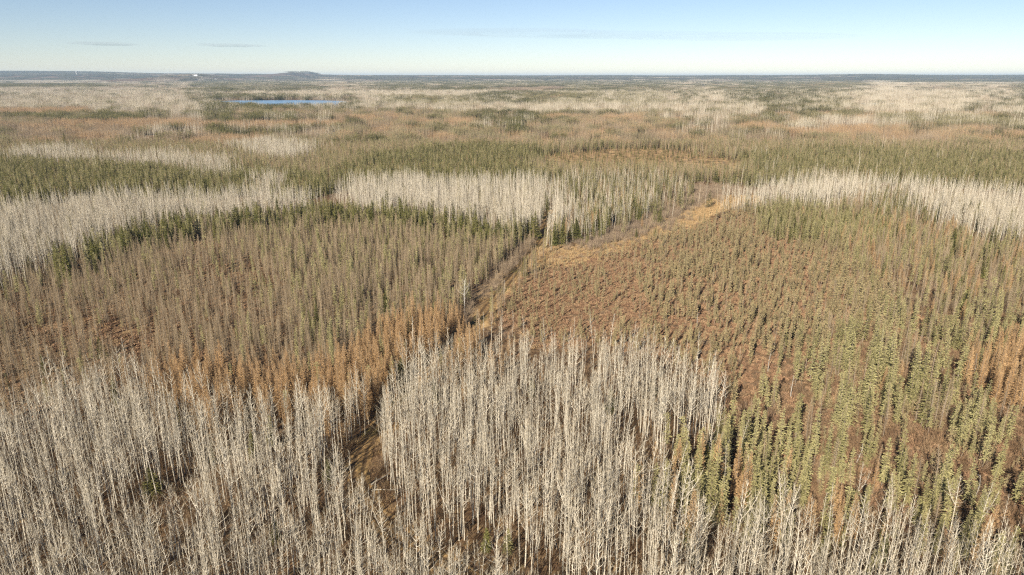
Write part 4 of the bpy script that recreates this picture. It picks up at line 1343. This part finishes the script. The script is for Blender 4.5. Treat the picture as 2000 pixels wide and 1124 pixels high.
wx, wy = far_spot(150, 11500)
wz = float(terrain(wx, wy))
tower = bpy.data.objects.new('water_tower', None); COL.objects.link(tower)
tower.location = (wx, wy, wz - 1)
top = 46.0
part(tower, 'column', lathe([(6, 0), (4, 4), (3.5, top - 16), (6.5, top - 13)]), WHITE)
part(tower, 'tank', lathe([(6.5, top - 13), (11, top - 9), (11.5, top - 5), (8, top - 1.2), (2, top), (0.01, top + 0.1)]), WHITE)
tag(tower, 'tiny white water tower on the far skyline at left', 'water tower')
for (px, py, w, lab) in ((381, 141.6, 60, 'longer white building on top of the far wooded hill'), (420, 143.6, 26, 'smaller white building on the right slope of the far wooded hill')):
    hx2, hy2 = far_spot(px, 8850)
    hz2 = float(terrain(hx2, hy2))
    house = bpy.data.objects.new('white_building', None); COL.objects.link(house)
    house.location = (hx2, hy2, hz2)
    h2 = 13.0
    b = MB(); box(b, -w / 2, w / 2, -6, 6, -3, h2); part(house, 'wall', b, WHITE)
    b = MB(); s0 = len(b.v)
    b.v += [Vector(p) for p in ((-w / 2 - 1, -7, h2 + .02), (w / 2 + 1, -7, h2 + .02), (w / 2 + 1, 7, h2 + .02), (-w / 2 - 1, 7, h2 + .02), (-w / 2 - 1, 0, h2 + 4), (w / 2 + 1, 0, h2 + 4))]
    for f in ((0, 1, 5, 4), (2, 3, 4, 5), (0, 4, 3), (1, 2, 5), (0, 3, 2, 1)):
        b.f.append(f); b.t.append(0.5); b.m.append(0)
    part(house, 'roof', b, ROOF)
    tag(house, lab, 'building')


# thin cloud streaks low over the left horizon
def cloud(px, py, w_px, h_px, dist, label, dens):
    x, y = far_spot(px, dist); z = height_at(py, dist)
    k = dist / FPX * 0.955
    b = MB()
    for i in range(9):
        cx = R.uniform(-0.33, 0.33) * w_px * k; rx = w_px * k * R.uniform(0.12, 0.42) * (1 - abs(cx) / (w_px * k))
        rz2 = h_px * k * R.uniform(0.25, 0.5); ry = rx * 0.6 + 200; cz = R.uniform(-0.25, 0.25) * h_px * k - 0.02 * cx
        s0 = len(b.v); nu, nv = 16, 6
        for v in range(1, nv):
            ph = math.pi * v / nv
            for u in range(nu):
                a = 6.28319 * u / nu
                b.v.append(Vector((cx + rx * math.sin(ph) * math.cos(a), ry * math.sin(ph) * math.sin(a), cz + rz2 * math.cos(ph))))
        for v in range(nv - 2):
            for u in range(nu):
                p = s0 + v * nu + u; q = s0 + v * nu + (u + 1) % nu
                b.f.append((p, p + nu, q + nu, q)); b.t.append(0.5); b.m.append(0)
        b.f.append(tuple(s0 + u for u in range(nu))); b.t.append(0.5); b.m.append(0)
        b.f.append(tuple(s0 + (nv - 2) * nu + u for u in reversed(range(nu)))); b.t.append(0.5); b.m.append(0)
    m, nt, N, L = new_mat('cloud')
    out = N.new('ShaderNodeOutputMaterial'); v = N.new('ShaderNodeVolumePrincipled')
    v.inputs['Color'].default_value = (0.5, 0.55, 0.62, 1); v.inputs['Density'].default_value = dens
    L.new(v.outputs[0], out.inputs['Volume'])
    o = bpy.data.objects.new('cloud', b.mesh('cloud', [m])); COL.objects.link(o); o.location = (x, y, z)
    tag(o, label, 'cloud', 'thin clouds over the left horizon', kind='stuff')


cloud(225, 86, 150, 5, 26000, 'thin grey cloud streak, left of two over the left horizon', 0.00028)
cloud(1250, 70, 760, 7, 30000, 'very faint long cloud streak over the right half of the horizon', 0.00007)
cloud(455, 88.5, 140, 6, 26000, 'thin grey cloud streak, right of two over the left horizon', 0.00032)

print('points', {k: len(v) for k, v in PTS.items()})

# ------------------------------------------------------------------ the air
hz = bpy.data.meshes.new('haze')
x0, x1, y0, y1, z0, z1 = -41000, 41000, -41000, 41000, -12.0, 190.0
hz.from_pydata([(x0, y0, z0), (x1, y0, z0), (x1, y1, z0), (x0, y1, z0), (x0, y0, z1), (x1, y0, z1), (x1, y1, z1), (x0, y1, z1)], [],
               [(0, 3, 2, 1), (4, 5, 6, 7), (0, 1, 5, 4), (1, 2, 6, 5), (2, 3, 7, 6), (3, 0, 4, 7)])
hm, nt, N, L = new_mat('haze')
out = N.new('ShaderNodeOutputMaterial'); pv = N.new('ShaderNodeVolumePrincipled')
pv.inputs['Color'].default_value = (0.60, 0.79, 1.0, 1)
pv.inputs['Density'].default_value = 0.000038
pv.inputs['Anisotropy'].default_value = 0.0
L.new(pv.outputs[0], out.inputs['Volume'])
hz.materials.append(hm)
haze = bpy.data.objects.new('haze', hz); COL.objects.link(haze)
tag(haze, 'thin pale blue haze over the distant land', kind='stuff')
